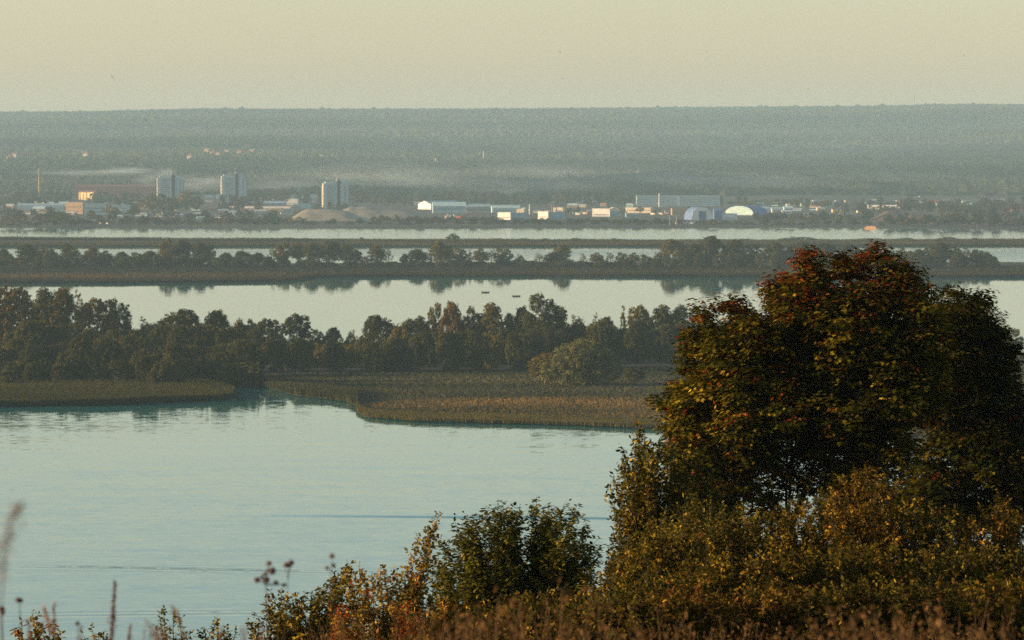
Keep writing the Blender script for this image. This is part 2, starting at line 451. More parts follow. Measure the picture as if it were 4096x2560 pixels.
def blades(name, label, P, h, w, cols, mat=M_LEAF_FAR):
    n = len(P); a = rng.uniform(0, math.pi, n)
    d = np.stack([np.cos(a), np.sin(a), np.zeros(n)], -1)*w[:, None]*0.5
    lean = np.stack([rng.normal(0, 0.13, n)*h, rng.normal(0, 0.13, n)*h, h], -1)
    V = np.stack([P-d, P+d, P+lean+d*0.45, P+lean-d*0.45], 1)
    return tag(link(name, np_mesh(name, V, 4, cols), mat), kind='stuff', label=label, cat='reeds')
def in_poly(X, Y, poly):
    c = np.zeros(len(X), bool); n = len(poly); j = n-1
    for i in range(n):
        xi, yi = poly[i]; xj, yj = poly[j]
        with np.errstate(divide='ignore', invalid='ignore'):
            hit = ((yi > Y) != (yj > Y)) & (X < (xj-xi)*(Y-yi)/(yj-yi+1e-12)+xi)
        c ^= hit; j = i
    return c
def plane_pts(U, V):
    r3 = np.stack([(U-512)/F, math.cos(PITCH)+(320-V)/F*math.sin(PITCH), -math.sin(PITCH)+(320-V)/F*math.cos(PITCH)], -1)
    t = (0.35-CAMZ)/r3[:, 2]
    return np.stack([r3[:, 0]*t, r3[:, 1]*t, np.full(len(U), 0.35)], -1)
def reed_band(name, label, line, depth_px, per_px, h, w, c1, c2, clip=None):
    U = []; Vv = []
    L = np.array(line); lo, hi = L[:, 0].min(), L[:, 0].max()
    n = int((hi-lo)*per_px)
    seg = rng.integers(0, len(L)-1, n*2)
    wlen = np.hypot(L[1:, 0]-L[:-1, 0], (L[1:, 1]-L[:-1, 1])*3); seg = rng.choice(len(L)-1, n, p=wlen/wlen.sum())
    t = rng.random(n); U = L[seg, 0]+(L[seg+1, 0]-L[seg, 0])*t; Vb = L[seg, 1]+(L[seg+1, 1]-L[seg, 1])*t
    Vv = Vb - depth_px*rng.random(n)**1.3 - 0.15
    if clip is not None:
        k = in_poly(U, Vv, clip); U, Vv = U[k], Vv[k]
    P = plane_pts(U, Vv); n = len(P)
    q = fbm(P[:, 0], P[:, 1], 0.02, 31)[:, None]; r = rng.random((n, 1))
    q = np.clip(q*1.3-0.15+0.35*(r-0.5), 0, 1)
    cols = np.array(c1)[None]*(1-q)+np.array(c2)[None]*q
    hh = h*rng.uniform(0.6, 1.15, n)*(0.75+0.5*fbm(P[:, 0], P[:, 1], 0.03, 37)); ww = w*rng.uniform(0.6, 1.3, n)
    return blades(name, label, P, hh, ww, cols)
GREENREED = (0.050, 0.055, 0.022); TAN = (0.20, 0.145, 0.07); DARKREED = (0.026, 0.028, 0.013)
reed_band('reed_bed', 'dark green reeds along the left shore of the near island', NEAR_FRONT_L, 21, 300, 1.9, 0.30, (0.032, 0.036, 0.013), (0.070, 0.068, 0.026), near_outline)
reed_band('reed_bed', 'olive reeds fringing the inlet shore of the near island', NEAR_FRONT_R[:6], 9, 160, 2.0, 0.28, DARKREED, (0.08, 0.085, 0.04), near_outline)
reed_band('reed_bed', 'tan and green reeds at the blunt tip of the near meadow', NEAR_FRONT_R[3:16], 6, 170, 1.0, 0.28, (0.050, 0.055, 0.016), (0.13, 0.105, 0.034), near_outline)
reed_band('reed_bed', 'brown reeds along the front of the middle island', MID_FRONT, 2.6, 60, 1.9, 0.6, (0.020, 0.022, 0.010), (0.042, 0.033, 0.017))
reed_band('reed_bed', 'dark reeds along the front of the thin far island', FAR_FRONT, 3.0, 40, 2.4, 0.8, DARKREED, (0.075, 0.065, 0.03))
reed_band('reed_bed', 'dark reeds along the back edge of the thin far island', [(u, v+1.4) for u, v in FAR_BACK[::-1]], 1.2, 36, 2.6, 0.8, DARKREED, (0.07, 0.065, 0.03))
# meadow grass: tan sedge on the low tip, darker and greyer further back
def meadow(name, label, poly, n, h, w, c1, c2):
    P = np.array(poly); U = rng.uniform(P[:, 0].min(), P[:, 0].max(), n); V = rng.uniform(P[:, 1].min(), P[:, 1].max(), n)
    k = in_poly(U, V, poly) & in_poly(U, V, near_outline); U, V = U[k], V[k]
    Q = plane_pts(U, V); n = len(Q)
    q = fbm(Q[:, 0]*0.35, Q[:, 1], 0.022, 51)[:, None]; q = np.clip((q-0.3)*2.2+0.3*(rng.random((n, 1))-0.5), 0, 1)
    cols = np.array(c1)[None]*(1-q)+np.array(c2)[None]*q
    tag(blades(name, label, Q, h*rng.uniform(0.5, 1.2, n), w*rng.uniform(0.6, 1.4, n), cols), cat='grass')
meadow('sedge_meadow', 'tan and rusty sedge meadow on the low tip of the near island', [(356, 412), (358, 406), (380, 403), (430, 400.5), (560, 398), (700, 398), (900, 402), (1100, 404), (1100, 440), (700, 430), (500, 422), (400, 418)], 90000, 0.7, 0.4, (0.050, 0.048, 0.018), (0.19, 0.125, 0.044))
meadow('grass_meadow', 'dark green grass meadow in front of the near island trees', [(262, 386), (262, 378), (300, 372), (500, 370), (700, 366), (1100, 366), (1100, 404), (700, 399), (500, 399), (378, 410), (358, 409), (325, 400), (296, 397)], 90000, 0.6, 0.45, (0.030, 0.036, 0.015), (0.085, 0.08, 0.042))

def sedge(name, label, v0, v1, n, h, w, c1, c2):
    U = rng.uniform(-60, 1090, n); V = v0+(v1-v0)*rng.random(n); V = np.where((U > 300) & (V > 275.6), V-4, V)
    Q = plane_pts(U, V); q = fbm(Q[:, 0]*0.15, Q[:, 1], 0.012, 61)[:, None]; q = np.clip((q-0.35)*3+0.4*(rng.random((n, 1))-0.5), 0, 1)
    tag(blades(name, label, Q, h*rng.uniform(0.4, 1.3, n), w*rng.uniform(0.6, 1.4, n), np.array(c1)[None]*(1-q)+np.array(c2)[None]*q), cat='grass')
sedge('sedge_grass', 'brown and olive sedge covering the flat middle island', 266, 280.5, 60000, 0.8, 0.9, (0.018, 0.021, 0.008), (0.085, 0.056, 0.025))

# ------------------------------------------------------------------ tree prototypes for the middle distance
def rand_dirs(n, r=rng):
    d = r.normal(size=(n, 3)); return d/np.linalg.norm(d, axis=1)[:, None]
def quads_at(C, N, size, r=rng):
    n = len(C)
    t = np.cross(N, r.normal(size=(n, 3))); t /= np.linalg.norm(t, axis=1)[:, None]+1e-9
    b = np.cross(N, t); s = size[:, None]*0.5; e = r.uniform(0.55, 1.0, n)[:, None]
    return np.stack([C-t*s, C-b*s*e, C+t*s, C+b*s*e], 1)
def crown(name, lobes, n_blob, blob_r, per, leaf, seed, col=(0.050, 0.056, 0.018), colvar=0.4, warm=0.16, flat=0.7):
    r = np.random.default_rng(seed); L = np.array(lobes, float)
    vol = (L[:, 3]*L[:, 4]*L[:, 5])**(2/3); li = r.choice(len(L), n_blob, p=vol/vol.sum())
    d = rand_dirs(n_blob, r); rad = r.uniform(0.35, 1.0, n_blob)**0.5
    C = L[li, :3] + d*L[li, 3:6]*rad[:, None]
    C[:, 2] = np.maximum(C[:, 2], 0.3)
    br = blob_r*r.uniform(0.6, 1.35, n_blob)
    d2 = rand_dirs(n_blob*per, r); bi = np.repeat(np.arange(n_blob), per)
    off = d2*(br[bi]*r.uniform(0.55, 1.05, len(bi)))[:, None]; off[:, 2] *= flat
    P = C[bi] + off; P[:, 2] = np.maximum(P[:, 2], 0.1)
    N = d2*0.8 + rand_dirs(len(bi), r)*0.7 + np.array([0, 0, 0.3]); N /= np.linalg.norm(N, axis=1)[:, None]
    V = quads_at(P, N, leaf*r.uniform(0.7, 1.35, len(bi)), r)
    bc = 1 + colvar*(r.random(n_blob)-0.5)*2; wv = r.random(n_blob)*warm
    c = np.array(col)[None]*(bc[bi]*r.uniform(0.8, 1.2, len(bi)))[:, None]
    c[:, 0] += wv[bi]*0.16; c[:, 1] += wv[bi]*0.08
    return np_mesh(name, V, 4, np.clip(c, 0, 1))
def trunk_mesh(name, lobes, h0, r0, seed):
    r = random.Random(seed); mb = MB()
    top = max(l[2] for l in lobes)
    sway = r.uniform(-0.6, 0.6)
    mb.tube([(0, 0, -0.5), (sway*0.3, 0, h0*0.6), (sway, 0.2, h0), (sway*0.5, 0, top)], [r0*1.25, r0, r0*0.8, r0*0.15], 6)
    for l in lobes:
        z0 = h0*r.uniform(0.6, 1.0)
        mb.tube([(sway*z0/h0, 0, z0), ((l[0])*0.5, l[1]*0.5, (z0+l[2])*0.5+0.3), (l[0], l[1], l[2]+l[5]*0.4)], [r0*0.5, r0*0.3, r0*0.08], 5)
    return mb.mesh(name)
PROTO = {}
def proto(key, lobes, h0, r0, H, wid, **kw):
    seeds = kw.pop('seed')
    PROTO[key] = (crown('crown_'+key, lobes, seed=seeds, **kw), trunk_mesh('trunk_'+key, lobes, h0, r0, seeds), H, wid)
# lobes: x,y,z,rx,ry,rz   (metres, about 20 m tall trees)
proto('broad', [(0,0,12,6,6,6.5),(-5,1,10,4,4,4.5),(5,-1,9.5,4.2,4,4.5),(1,3,14,4,4,4.5),(-2,-3,8,5,4,4.5)], 5, 0.45, 19, 18, n_blob=430, blob_r=1.15, per=28, leaf=0.64, seed=11)
proto('broad_b', [(-1,0,11,7,6,5.5),(5,1,12,4,4,5),(-6,0,8.5,3.6,4,4),(2,-3,14,4,4,4),(7,-1,7.5,3,3,3.4)], 4, 0.45, 18.5, 20, n_blob=430, blob_r=1.2, per=28, leaf=0.64, seed=12)
proto('upright', [(0,0,9,3.5,3.5,6),(0.8,0,14,3.2,3,5),(-1.6,0.5,12,2.6,2.6,4.5),(0.3,0,17.5,2,2,3)], 4, 0.35, 20, 9, n_blob=260, blob_r=1.0, per=28, leaf=0.58, seed=13)
proto('upright_b', [(-0.8,0,8,3,3,5),(1.2,0,12.5,2.8,2.8,4.6),(-0.7,0,15.5,2.3,2.3,4),(2.2,1,8,2.2,2,3)], 3.5, 0.3, 19.5, 8, n_blob=240, blob_r=1.0, per=28, leaf=0.58, seed=14)
proto('clumped', [(0,0,8.5,6,5,5),(-4.5,0,12.5,2.8,3,3.2),(0,1,16,3.3,3,3.4),(4.4,0,13,3,3,3.6),(-2,-2,9,2.6,3,2.6),(3,1,8.5,2.6,3,2.4),(-6.2,0,8.2,2,2,2),(6.5,0,8.6,2,2,2.4)], 6, 0.4, 19.5, 17, n_blob=380, blob_r=1.05, per=28, leaf=0.6, seed=15)
proto('clumped_b', [(0,0,8.5,5.6,5,5.4),(-3,0,15,3,3,3.4),(2.5,0,17,2.8,3,3.2),(5.5,1,11.5,2.6,3,3),(-5.8,0,10.5,2.6,3,3),(0,-1,11,3,3,3.2),(2,0,7,3,3,2.4),(-3,0,6,2.5,2.5,2.2)], 6, 0.4, 20, 16, n_blob=380, blob_r=1.05, per=28, leaf=0.6, seed=16)
proto('umbrella', [(-3.5,0,13.5,4,4,4),(1.5,0,14.5,4.4,4,4.4),(5.2,0,12,3.4,3.4,4),(-5.8,0,9.8,2.8,3,3.4),(6.8,0,8.4,2.4,2.6,3),(0,1,8,4.5,4,3.4)], 6, 0.4, 19, 18, n_blob=400, blob_r=1.05, per=26, leaf=0.6, seed=17)
proto('airy', [(0,0,13,2.6,2.4,4.5),(-2.5,0,9,2,2,3),(2.6,0,8.5,2,2,3),(0.6,0,17,1.4,1.4,2.4)], 6, 0.3, 19, 9, n_blob=75, blob_r=0.9, per=16, leaf=0.55, seed=18)
proto('bush', [(0,0,3.6,4.6,4.4,3.4),(-3.5,0,2.4,3,3,2.4),(3.6,0.5,2.6,3,3,2.6),(0.5,-1,5.2,2.8,2.8,2.2)], 1.2, 0.2, 7.2, 13.5, n_blob=200, blob_r=0.8, per=20, leaf=0.5, seed=19, flat=0.9)
proto('bush_b', [(0,0,3.2,3.8,3.6,3.2),(2.8,0,4.4,2.2,2.4,2.6),(-2.8,0.4,3.6,2.4,2.4,2.4)], 1.2, 0.2, 7, 10.5, n_blob=170, blob_r=0.8, per=20, leaf=0.5, seed=20, flat=0.9)
proto('willow', [(0,0,7.5,11,9,7.8),(-6,0,6,7,7,5.6),(7,0,5.5,7,7,5.2),(1,-2,10.5,6.5,6,4.8),(3,-4,6,7,5,6)], 2.5, 0.6, 16.2, 31, n_blob=900, blob_r=1.1, per=26, leaf=0.55, seed=21, col=(0.115, 0.118, 0.036), colvar=0.16, warm=0.04, flat=1.2)
proto('cone', [(0,0,6,2.2,2.2,5),(0,0,11,1.6,1.6,4.5),(0,0,15.5,0.9,0.9,3)], 3, 0.25, 18.5, 5, n_blob=110, blob_r=0.8, per=22, leaf=0.5, seed=22)
proto('mass', [(0,0,7,6,5.5,7),(-4.5,0,5,4,4,5),(4.5,1,5.5,4,4,5.5),(1.5,-2,9,4,4,5),(-2,1,10.5,3.5,3.5,3.5)], 2, 0.3, 14.2, 17, n_blob=420, blob_r=0.95, per=26, leaf=0.6, seed=23, flat=0.9)
proto('mass_b', [(0,0,6,5,5,6),(3.5,0,8,3.4,3.4,5),(-3.5,0,6.5,3.6,3.6,6),(0,2,10,3,3,3)], 2, 0.3, 13.2, 14, n_blob=360, blob_r=0.95, per=26, leaf=0.6, seed=24, flat=0.9)
# low detail ones for the town shore
for i, (k, lob, H, wd) in enumerate([('town_round', [(0,0,7,5,5,5),(-3,0,6,3,3,3.6),(3,0,8,3,3,3.6)], 12.5, 11), ('town_tall', [(0,0,7,3,3,5.5),(0.6,0,12,2.4,2.4,4)], 16, 7), ('town_wide', [(-5,0,5,4,4,4),(0,0,6,4.5,4,4.8),(5,0,5,4,4,4)], 11, 18)]):
    proto(k, lob, 3, 0.3, H, wd, n_blob=60, blob_r=1.3, per=14, leaf=1.1, seed=40+i)

def tree(kind, name, label, x, y, z, H, Wd, tint=(1,1,1), group=None, cat='tree', rz=None):
    cm, tm, ph, pw = PROTO[kind]
    r = empty(name, (x, y, z), label, cat, group)
    r.scale = (Wd/pw, Wd/pw, H/ph)
    if random.random() < 0.5 and rz is None: r.scale[0] *= -1
    r.rotation_euler[2] = random.uniform(-0.35, 0.35) if rz is None else rz
    if kind.startswith('upright'): r.scale[0] *= 1.5; r.scale[1] *= 1.2
    c = link('crown', cm, M_LEAF_FAR, r); c.color = (*tint, 1)
    link('trunk', tm, M_BARK_FAR, r)
    return r
def tree_px(kind, name, label, u, vtop, wpx, vbase, tint=(1,1,1), group=None, zg=0.35, cat='tree', ext=0):
    """stands on the ground that shows at row vbase"""
    p = on_plane(u, vbase, zg); m = px(p.y)
    return tree(kind, name, label, p.x, p.y, zg-0.1, (vbase-vtop)*m*1.0, wpx*m*1.05, tint, group, cat)

DK = (0.75, 0.80, 0.85); MD = (1, 1, 1); OL = (1.75, 1.45, 0.95); BR = (1.7, 1.15, 0.8); GR = (1.2, 1.35, 1.2)
GN = 'trees on the near island'
near_list = [
 # kind, u, vtop, width, vbase, tint, label
 ('mass', 10, 285, 62, 352, BR, 'big brownish round tree at the far left of the near island, cut by the frame'),
 ('upright', 43, 288, 19, 350, MD, 'tall narrow dark tree between two brownish crowns at the left end of the near island'),
 ('broad', 62, 285, 34, 350, BR, 'tall brownish crown rising left of the leaning airy tree on the near island'),
 ('airy', 79, 289, 16, 348, MD, 'thin leaning airy tree with feathery crown above the water at left'),
 ('umbrella', 98, 296, 44, 352, BR, 'open crowned tree with water gleaming through its gap, left part of near island'),
 ('clumped_b', 117, 298, 24, 352, MD, 'dark clumped tree just right of the crown with the gap, near island'),
 ('cone', 128, 303, 11, 350, DK, 'narrow pointed dark tree stepping down to the low gap at left'),
 ('airy', 144, 316, 16, 350, GR, 'small see-through pale tree in the low dip of the left tree line'),
 ('broad_b', 178, 307, 50, 354, MD, 'wide domed dark tree in the centre of the left wood'),
 ('broad', 216, 308, 32, 354, MD, 'round topped dark tree right beside the wide dome of the left wood'),
 ('bush_b', 237, 318, 15, 350, BR, 'short brownish tree between the round dome and the umbrella trees'),
 ('clumped', 250, 318, 16, 350, MD, 'small ragged tree left of the umbrella crowned pair'),
 ('umbrella', 268, 317, 30, 352, DK, 'first umbrella shaped dark tree above a bright water gap'),
 ('umbrella', 297, 312, 32, 354, DK, 'taller umbrella shaped tree with water showing under its canopy'),
 ('clumped_b', 318, 329, 13, 352, MD, 'low ragged tree right of the taller umbrella tree'),
 ('broad', 333, 326, 20, 354, DK, 'small round dark tree at the lowest dip of the tree line'),
 ('bush', 352, 331, 17, 354, OL, 'short olive bushy tree left of the broad dark crown'),
 ('broad_b', 381, 313, 40, 358, DK, 'broad dark flat topped crown left of the tall central group'),
 ('bush', 400, 324, 34, 364, OL, 'large olive willow like bush in front of the broad dark crown'),
 ('upright_b', 408, 318, 12, 356, MD, 'slim dark tree peeping over the olive bush'),
 ('upright', 421, 316, 13, 356, DK, 'slim dark tree just left of the tall central group'),
 ('clumped_b', 435, 302, 18, 358, OL, 'olive tree with upright clumps, left edge of the tall central group'),
 ('broad', 452, 299, 26, 360, BR, 'tall brownish crown, highest of the left half of the central group'),
 ('clumped', 471, 305, 22, 358, MD, 'dark ragged tree in the middle of the central group'),
 ('upright', 490, 303, 19, 358, OL, 'olive pointed tree beside the vertical gap of shining water'),
 ('broad_b', 508, 311, 18, 358, DK, 'lower dark tree between the olive pointed one and the tallest tree'),
 ('clumped_b', 543, 293, 38, 360, MD, 'tallest tree of the near island, big dark ragged crown at centre'),
 ('upright_b', 559, 306, 13, 358, MD, 'narrow shoulder tree right of the tallest tree'),
 ('bush', 577, 317, 30, 352, DK, 'low dark rounded thicket right of the tallest tree'),
 ('airy', 595, 312, 10, 354, GR, 'thin bare looking tree sticking out of the right thicket'),
 ('broad', 606, 315, 22, 354, DK, 'dark round tree between the thin bare one and the little cone'),
 ('cone', 623, 304, 8, 354, OL, 'small olive cone shaped tree in the right half of the near island'),
 ('umbrella', 639, 303, 27, 356, OL, 'olive open crowned tree right of the little cone'),
 ('broad', 523, 304, 26, 358, DK, 'dark round shoulder tree touching the left flank of the tallest tree'),
 ('upright', 664, 305, 19, 356, GR, 'grey green upright tree near the maple, left of the last pair'),
 ('upright_b', 679, 304, 14, 356, GR, 'grey green narrow tree touching the left edge of the maple'),
 ('clumped', 696, 305, 22, 356, GR, 'grey green ragged tree half hidden behind the maple'),
 ('clumped_b', 1011, 328, 24, 358, (1.5,1.6,1.5), 'pale airy tree at the right edge beyond the maples'),
 ('bush', 1020, 352, 36, 364, MD, 'low dark bush at the right edge under the pale airy tree'),
 ('willow', 583, 337, 92, 385.5, (1.0,1.0,1.0), 'huge dome shaped olive willow bush standing alone in the meadow'),
 ('upright_b', 545, 352, 20, 385, (2.0,1.6,0.95), 'yellowish upright shrub leaning on the left flank of the dome willow'),
 ('bush_b', 634, 367, 22, 382, MD, 'small dark bush right of the dome willow'),
]
for k, u, vt, w, vb, t, lab in near_list:
    tree_px(k, {'bush': 'bush', 'bush_b': 'bush', 'willow': 'willow_bush'}.get(k, 'broadleaf_tree'), lab, u, vt, w, vb, t, GN, cat='bush' if 'bush' in k or k == 'willow' else 'tree')
rr = random.Random(3)
# thicket filling the wood below the crowns
def thicket(lab, grp, u0, u1, n, vt0, vt1, vb0, vb1, w0, w1, kinds, tints, name='thicket_tree', topf=None):
    for i in range(n):
        u = u0+(u1-u0)*(i+rr.uniform(0.1, 0.9))/n
        vb = rr.uniform(vb0, vb1); vt = rr.uniform(vt0, vt1)
        tree_px(rr.choice(kinds), name, lab, u, vt, rr.uniform(w0, w1), vb, rr.choice(tints), grp)
NEARMARK = [(18,'at the far left end'),(43,'under the tall narrow dark tree at left'),(72,'under the leaning airy tree'),(100,'under the gapped crown'),(128,'under the narrow pointed tree'),(148,'in the low dip at left'),(180,'under the wide dome of the left wood'),(214,'right of the wide dome'),(240,'left of the umbrella trees'),(270,'under the first umbrella tree'),(300,'under the taller umbrella tree'),(330,'at the lowest dip'),(356,'by the short olive bushy tree'),(384,'under the broad flat topped crown'),(410,'by the large olive bush'),(440,'left in the central group'),(468,'under the brownish central crown'),(492,'by the vertical gap of shining water'),(512,'left of the tallest tree'),(538,'under the tallest tree'),(565,'right of the tallest tree'),(592,'behind the dome willow'),(615,'behind the right flank of the dome willow'),(640,'under the olive open crown'),(668,'just left of the maple'),(1200,'behind the maples')]
TINTW = {(0.75,0.80,0.85): 'dark', (1,1,1): 'dusky green', (0.9,0.9,1.0): 'bluish dark', (0.9,0.95,0.95): 'cool dark', (1.75,1.45,0.95): 'olive', (0.9,1.0,1.1): 'bluish green', (0.9,0.95,1.1): 'bluish dark'}
def nmark(u, marks):
    for a, t in marks:
        if u < a: return t
    return marks[-1][1]
USEDN = set()
def thicket2(grp, u0, u1, n, vt0, vt1, vb0, vb1, w0, w1, kinds, tints, name, row, cat='tree'):
    for i in range(n):
        u = u0+(u1-u0)*(i+rr.uniform(0.1, 0.9))/n
        vb = rr.uniform(vb0, vb1); vt = rr.uniform(vt0, vt1); w = rr.uniform(w0, w1); t = rr.choice(tints)
        sz = 'small' if w < w0+(w1-w0)*0.4 else 'broad'
        l1 = f"{sz} {TINTW.get(t, 'dark')} {'bush' if cat == 'bush' else 'tree'} {row} {nmark(u, NEARMARK)}"
        if l1 in USEDN:
            t = rr.choice([q for q in TINTW if q != t][:4]); l1 = f"{sz} {TINTW[t]} {'bush' if cat == 'bush' else 'tree'} {row} {nmark(u, NEARMARK)}"
        USEDN.add(l1)
        tree_px(rr.choice(kinds), name, l1, u, vt, w, vb, t, grp, cat=cat)
thicket2('shaded wood at left', -20, 262, 22, 318, 334, 350, 364, 26, 38, ['mass','mass_b','broad'], [DK, MD, (0.9,0.9,1.0)], 'thicket_tree', 'in the shade')
thicket2('shaded wood at left', -20, 262, 18, 332, 346, 368, 378, 26, 38, ['mass','mass_b'], [DK, MD, (0.9,0.9,1.0)], 'thicket_tree', 'in the middle rank')
thicket2('front bushes at left', -15, 266, 20, 350, 364, 382, 388, 22, 34, ['mass','mass_b','bush'], [DK, MD, (0.9,0.95,0.95)], 'bush', 'in the front row', 'bush')
thicket2('undergrowth bushes', 258, 420, 16, 334, 345, 362, 373, 18, 28, ['mass','bush','mass_b'], [DK, MD, OL], 'bush', 'low', 'bush')
thicket2('lower belt at centre', 415, 540, 14, 328, 340, 362, 373, 18, 28, ['mass','mass_b'], [DK, MD], 'thicket_tree', 'in the lower belt')
thicket2('dense belt at right', 545, 700, 15, 318, 332, 356, 364, 20, 30, ['mass','mass_b','broad'], [DK, MD, (0.9,1.0,1.1)], 'thicket_tree', 'in the dense belt')
thicket2('dense belt at right', 700, 1000, 20, 318, 332, 354, 362, 22, 32, ['mass','mass_b'], [DK, MD, (0.9,1.0,1.1)], 'thicket_tree', 'in the dense belt')

GM = 'row of trees on the middle island'
mid_list = [
 ('broad', 3, 248, 16, MD), ('upright', 28, 244, 14, MD), ('clumped', 42, 246, 14, BR), ('upright', 52, 249, 8, MD), ('upright_b', 68, 243, 11, OL), ('cone', 79, 250, 7, MD), ('upright', 92, 247, 10, BR),
 ('clumped', 106, 250, 14, DK), ('broad', 122, 251, 15, DK), ('clumped_b', 137, 252, 14, MD), ('broad_b', 152, 250, 16, DK), ('clumped', 168, 238, 17, OL), ('broad', 184, 239, 20, MD), ('upright', 201, 242, 12, MD), ('clumped_b', 210, 244, 10, OL),
 ('broad', 226, 252, 15, DK), ('broad_b', 244, 250, 18, DK), ('broad', 258, 252, 15, DK), ('airy', 272, 245, 9, OL), ('clumped_b', 283, 242, 16, OL), ('clumped', 298, 241, 15, OL), ('upright', 313, 243, 13, MD), ('upright', 330, 241, 14, MD), ('broad', 345, 243, 22, MD), ('clumped', 356, 249, 12, DK),
 ('bush', 366, 256, 12, DK), ('upright', 377, 245, 11, OL), ('airy', 388, 247, 9, OL), ('broad', 405, 253, 9, MD), ('upright', 418, 249, 13, MD), ('cone', 430, 250, 5, MD), ('upright', 440, 241, 13, OL), ('clumped', 450, 244, 10, MD), ('clumped_b', 460, 247, 13, OL), ('cone', 470, 249, 5, MD),
 ('clumped', 481, 248, 15, OL), ('airy', 492, 249, 12, OL), ('clumped_b', 503, 247, 17, OL), ('bush', 520, 255, 12, DK), ('airy', 539, 253, 13, OL), ('upright_b', 552, 252, 9, MD), ('upright', 562, 244, 11, OL), ('airy', 583, 253, 9, OL), ('clumped', 597, 252, 13, OL), ('airy', 610, 252, 12, OL), ('clumped_b', 622, 252, 11, MD), ('clumped', 634, 252, 11, OL), ('bush_b', 646, 254, 11, MD), ('bush', 657, 253, 10, MD),
 ('broad_b', 675, 238, 28, OL), ('broad', 692, 243, 16, MD), ('broad', 711, 234.5, 27, MD), ('broad_b', 733, 238, 21, MD), ('clumped_b', 752, 243, 20, MD), ('broad', 775, 241, 23, MD), ('broad_b', 800, 241, 26, DK), ('broad', 826, 242, 26, DK), ('broad_b', 850, 243, 22, MD), ('broad', 872, 244, 20, DK),
 ('airy', 892, 246, 10, MD), ('clumped', 903, 247, 10, DK), ('upright', 918, 249, 10, MD), ('clumped_b', 929, 245, 12, MD), ('upright', 940, 242, 12, MD), ('clumped', 953, 245, 16, DK), ('airy', 966, 246, 12, DK), ('clumped_b', 978, 249, 14, DK), ('upright', 989, 254, 9, DK)]
adj = {'broad': 'broad dark', 'broad_b': 'wide crowned', 'upright': 'tall narrow', 'upright_b': 'slim two tiered', 'clumped': 'ragged', 'clumped_b': 'open ragged', 'airy': 'thin see-through', 'cone': 'pointed', 'bush': 'squat round', 'bush_b': 'low bushy'}
def where(u):
    for a, b, s in [(-99,60,'at the far left end'),(60,160,'below the brown brick hall'),(160,215,'below the leftmost tower block'),(215,265,'below the second tower block'),(265,330,'left of the third tower block'),(330,365,'below the third tower block'),(365,430,'below the glowing gable warehouse'),(430,480,'above the left rowing boat'),(480,530,'above the right rowing boat'),(530,590,'above the tallest near tree'),(590,662,'left of the right wood'),(662,700,'left end of right wood'),(700,760,'peak of right wood'),(760,880,'behind the red maple top'),(880,935,'right of the red maple top'),(935,1100,'at the right end of the row')]:
        if a <= u < b: return s
for k, u, vt, w, t in mid_list:
    tn = 'olive ' if t == OL else ('brownish ' if t == BR else '')
    tree_px(k, 'bush' if 'bush' in k else 'broadleaf_tree', f"{tn}{adj[k]} {'bush' if 'bush' in k else 'tree'}, middle island, {where(u)}", u, vt, w*1.15, 266.5+rr.uniform(-1, 0.6), t, GM)
def low_row(u0, u1, n, vt0, vt1):
    for i in range(n):
        u = u0+(u1-u0)*(i+rr.random())/n; t = rr.choice([DK, MD, (0.9,0.95,1.1)]); w = rr.uniform(12, 20)
        tree_px(rr.choice(['mass','bush_b','mass_b']), 'bush', f"{'wide' if w > 16 else 'little'} {TINTW[t]} hedge bush, middle island, {where(u)}", u, rr.uniform(vt0, vt1), w, 267.5+rr.uniform(-1, 1), t, 'low bushes under the middle row', cat='bush')
low_row(-10, 270, 34, 253, 258.5)
low_row(270, 660, 34, 259, 262.5)
low_row(655, 1000, 34, 250, 257)
for u, vt, w, lab in [(453, 233.3, 15, 'round dark tree bulging highest above the thin far island'), (289, 237.4, 22, 'low rounded bush on the thin far island left of the third tower reflection'), (306, 237.8, 14, 'small bush right beside the rounded one on the thin far island'), (362, 237, 5, 'tiny thin bush alone on the thin far island'), (497, 238.2, 20, 'low bush right of the highest round tree, thin far island'), (524, 238, 16, 'small mound of bush above the left part of the row, thin far island'), (545, 238.1, 14, 'low bush above the right rowing boat, thin far island'), (575, 237.8, 16, 'low bush with flat top at the centre right of the thin far island'), (616, 238, 10, 'small isolated bush before the dense wood, thin far island'), (745, 238.5, 30, 'long low bush behind the dense wood, thin far island'), (800, 236.8, 50, 'wide flat dome of bushes behind the red maple top'), (870, 238, 40, 'low spread bush right of the wide flat dome'), (906, 237.6, 26, 'rounded bush right of the red maple, thin far island'), (948, 236.7, 28, 'biggest rounded bush at the right part of the thin far island'), (975, 237.6, 14, 'pointed little bush right of the biggest rounded bush'), (992, 238.2, 18, 'last low bush at the right end of the thin far island')]:
    tree_px('bush' if w > 12 else 'bush_b', 'bush', lab, u, vt, w, 241.8, (0.9, 0.9, 0.85), 'bushes on the thin far island', cat='bush')

exec_town = True
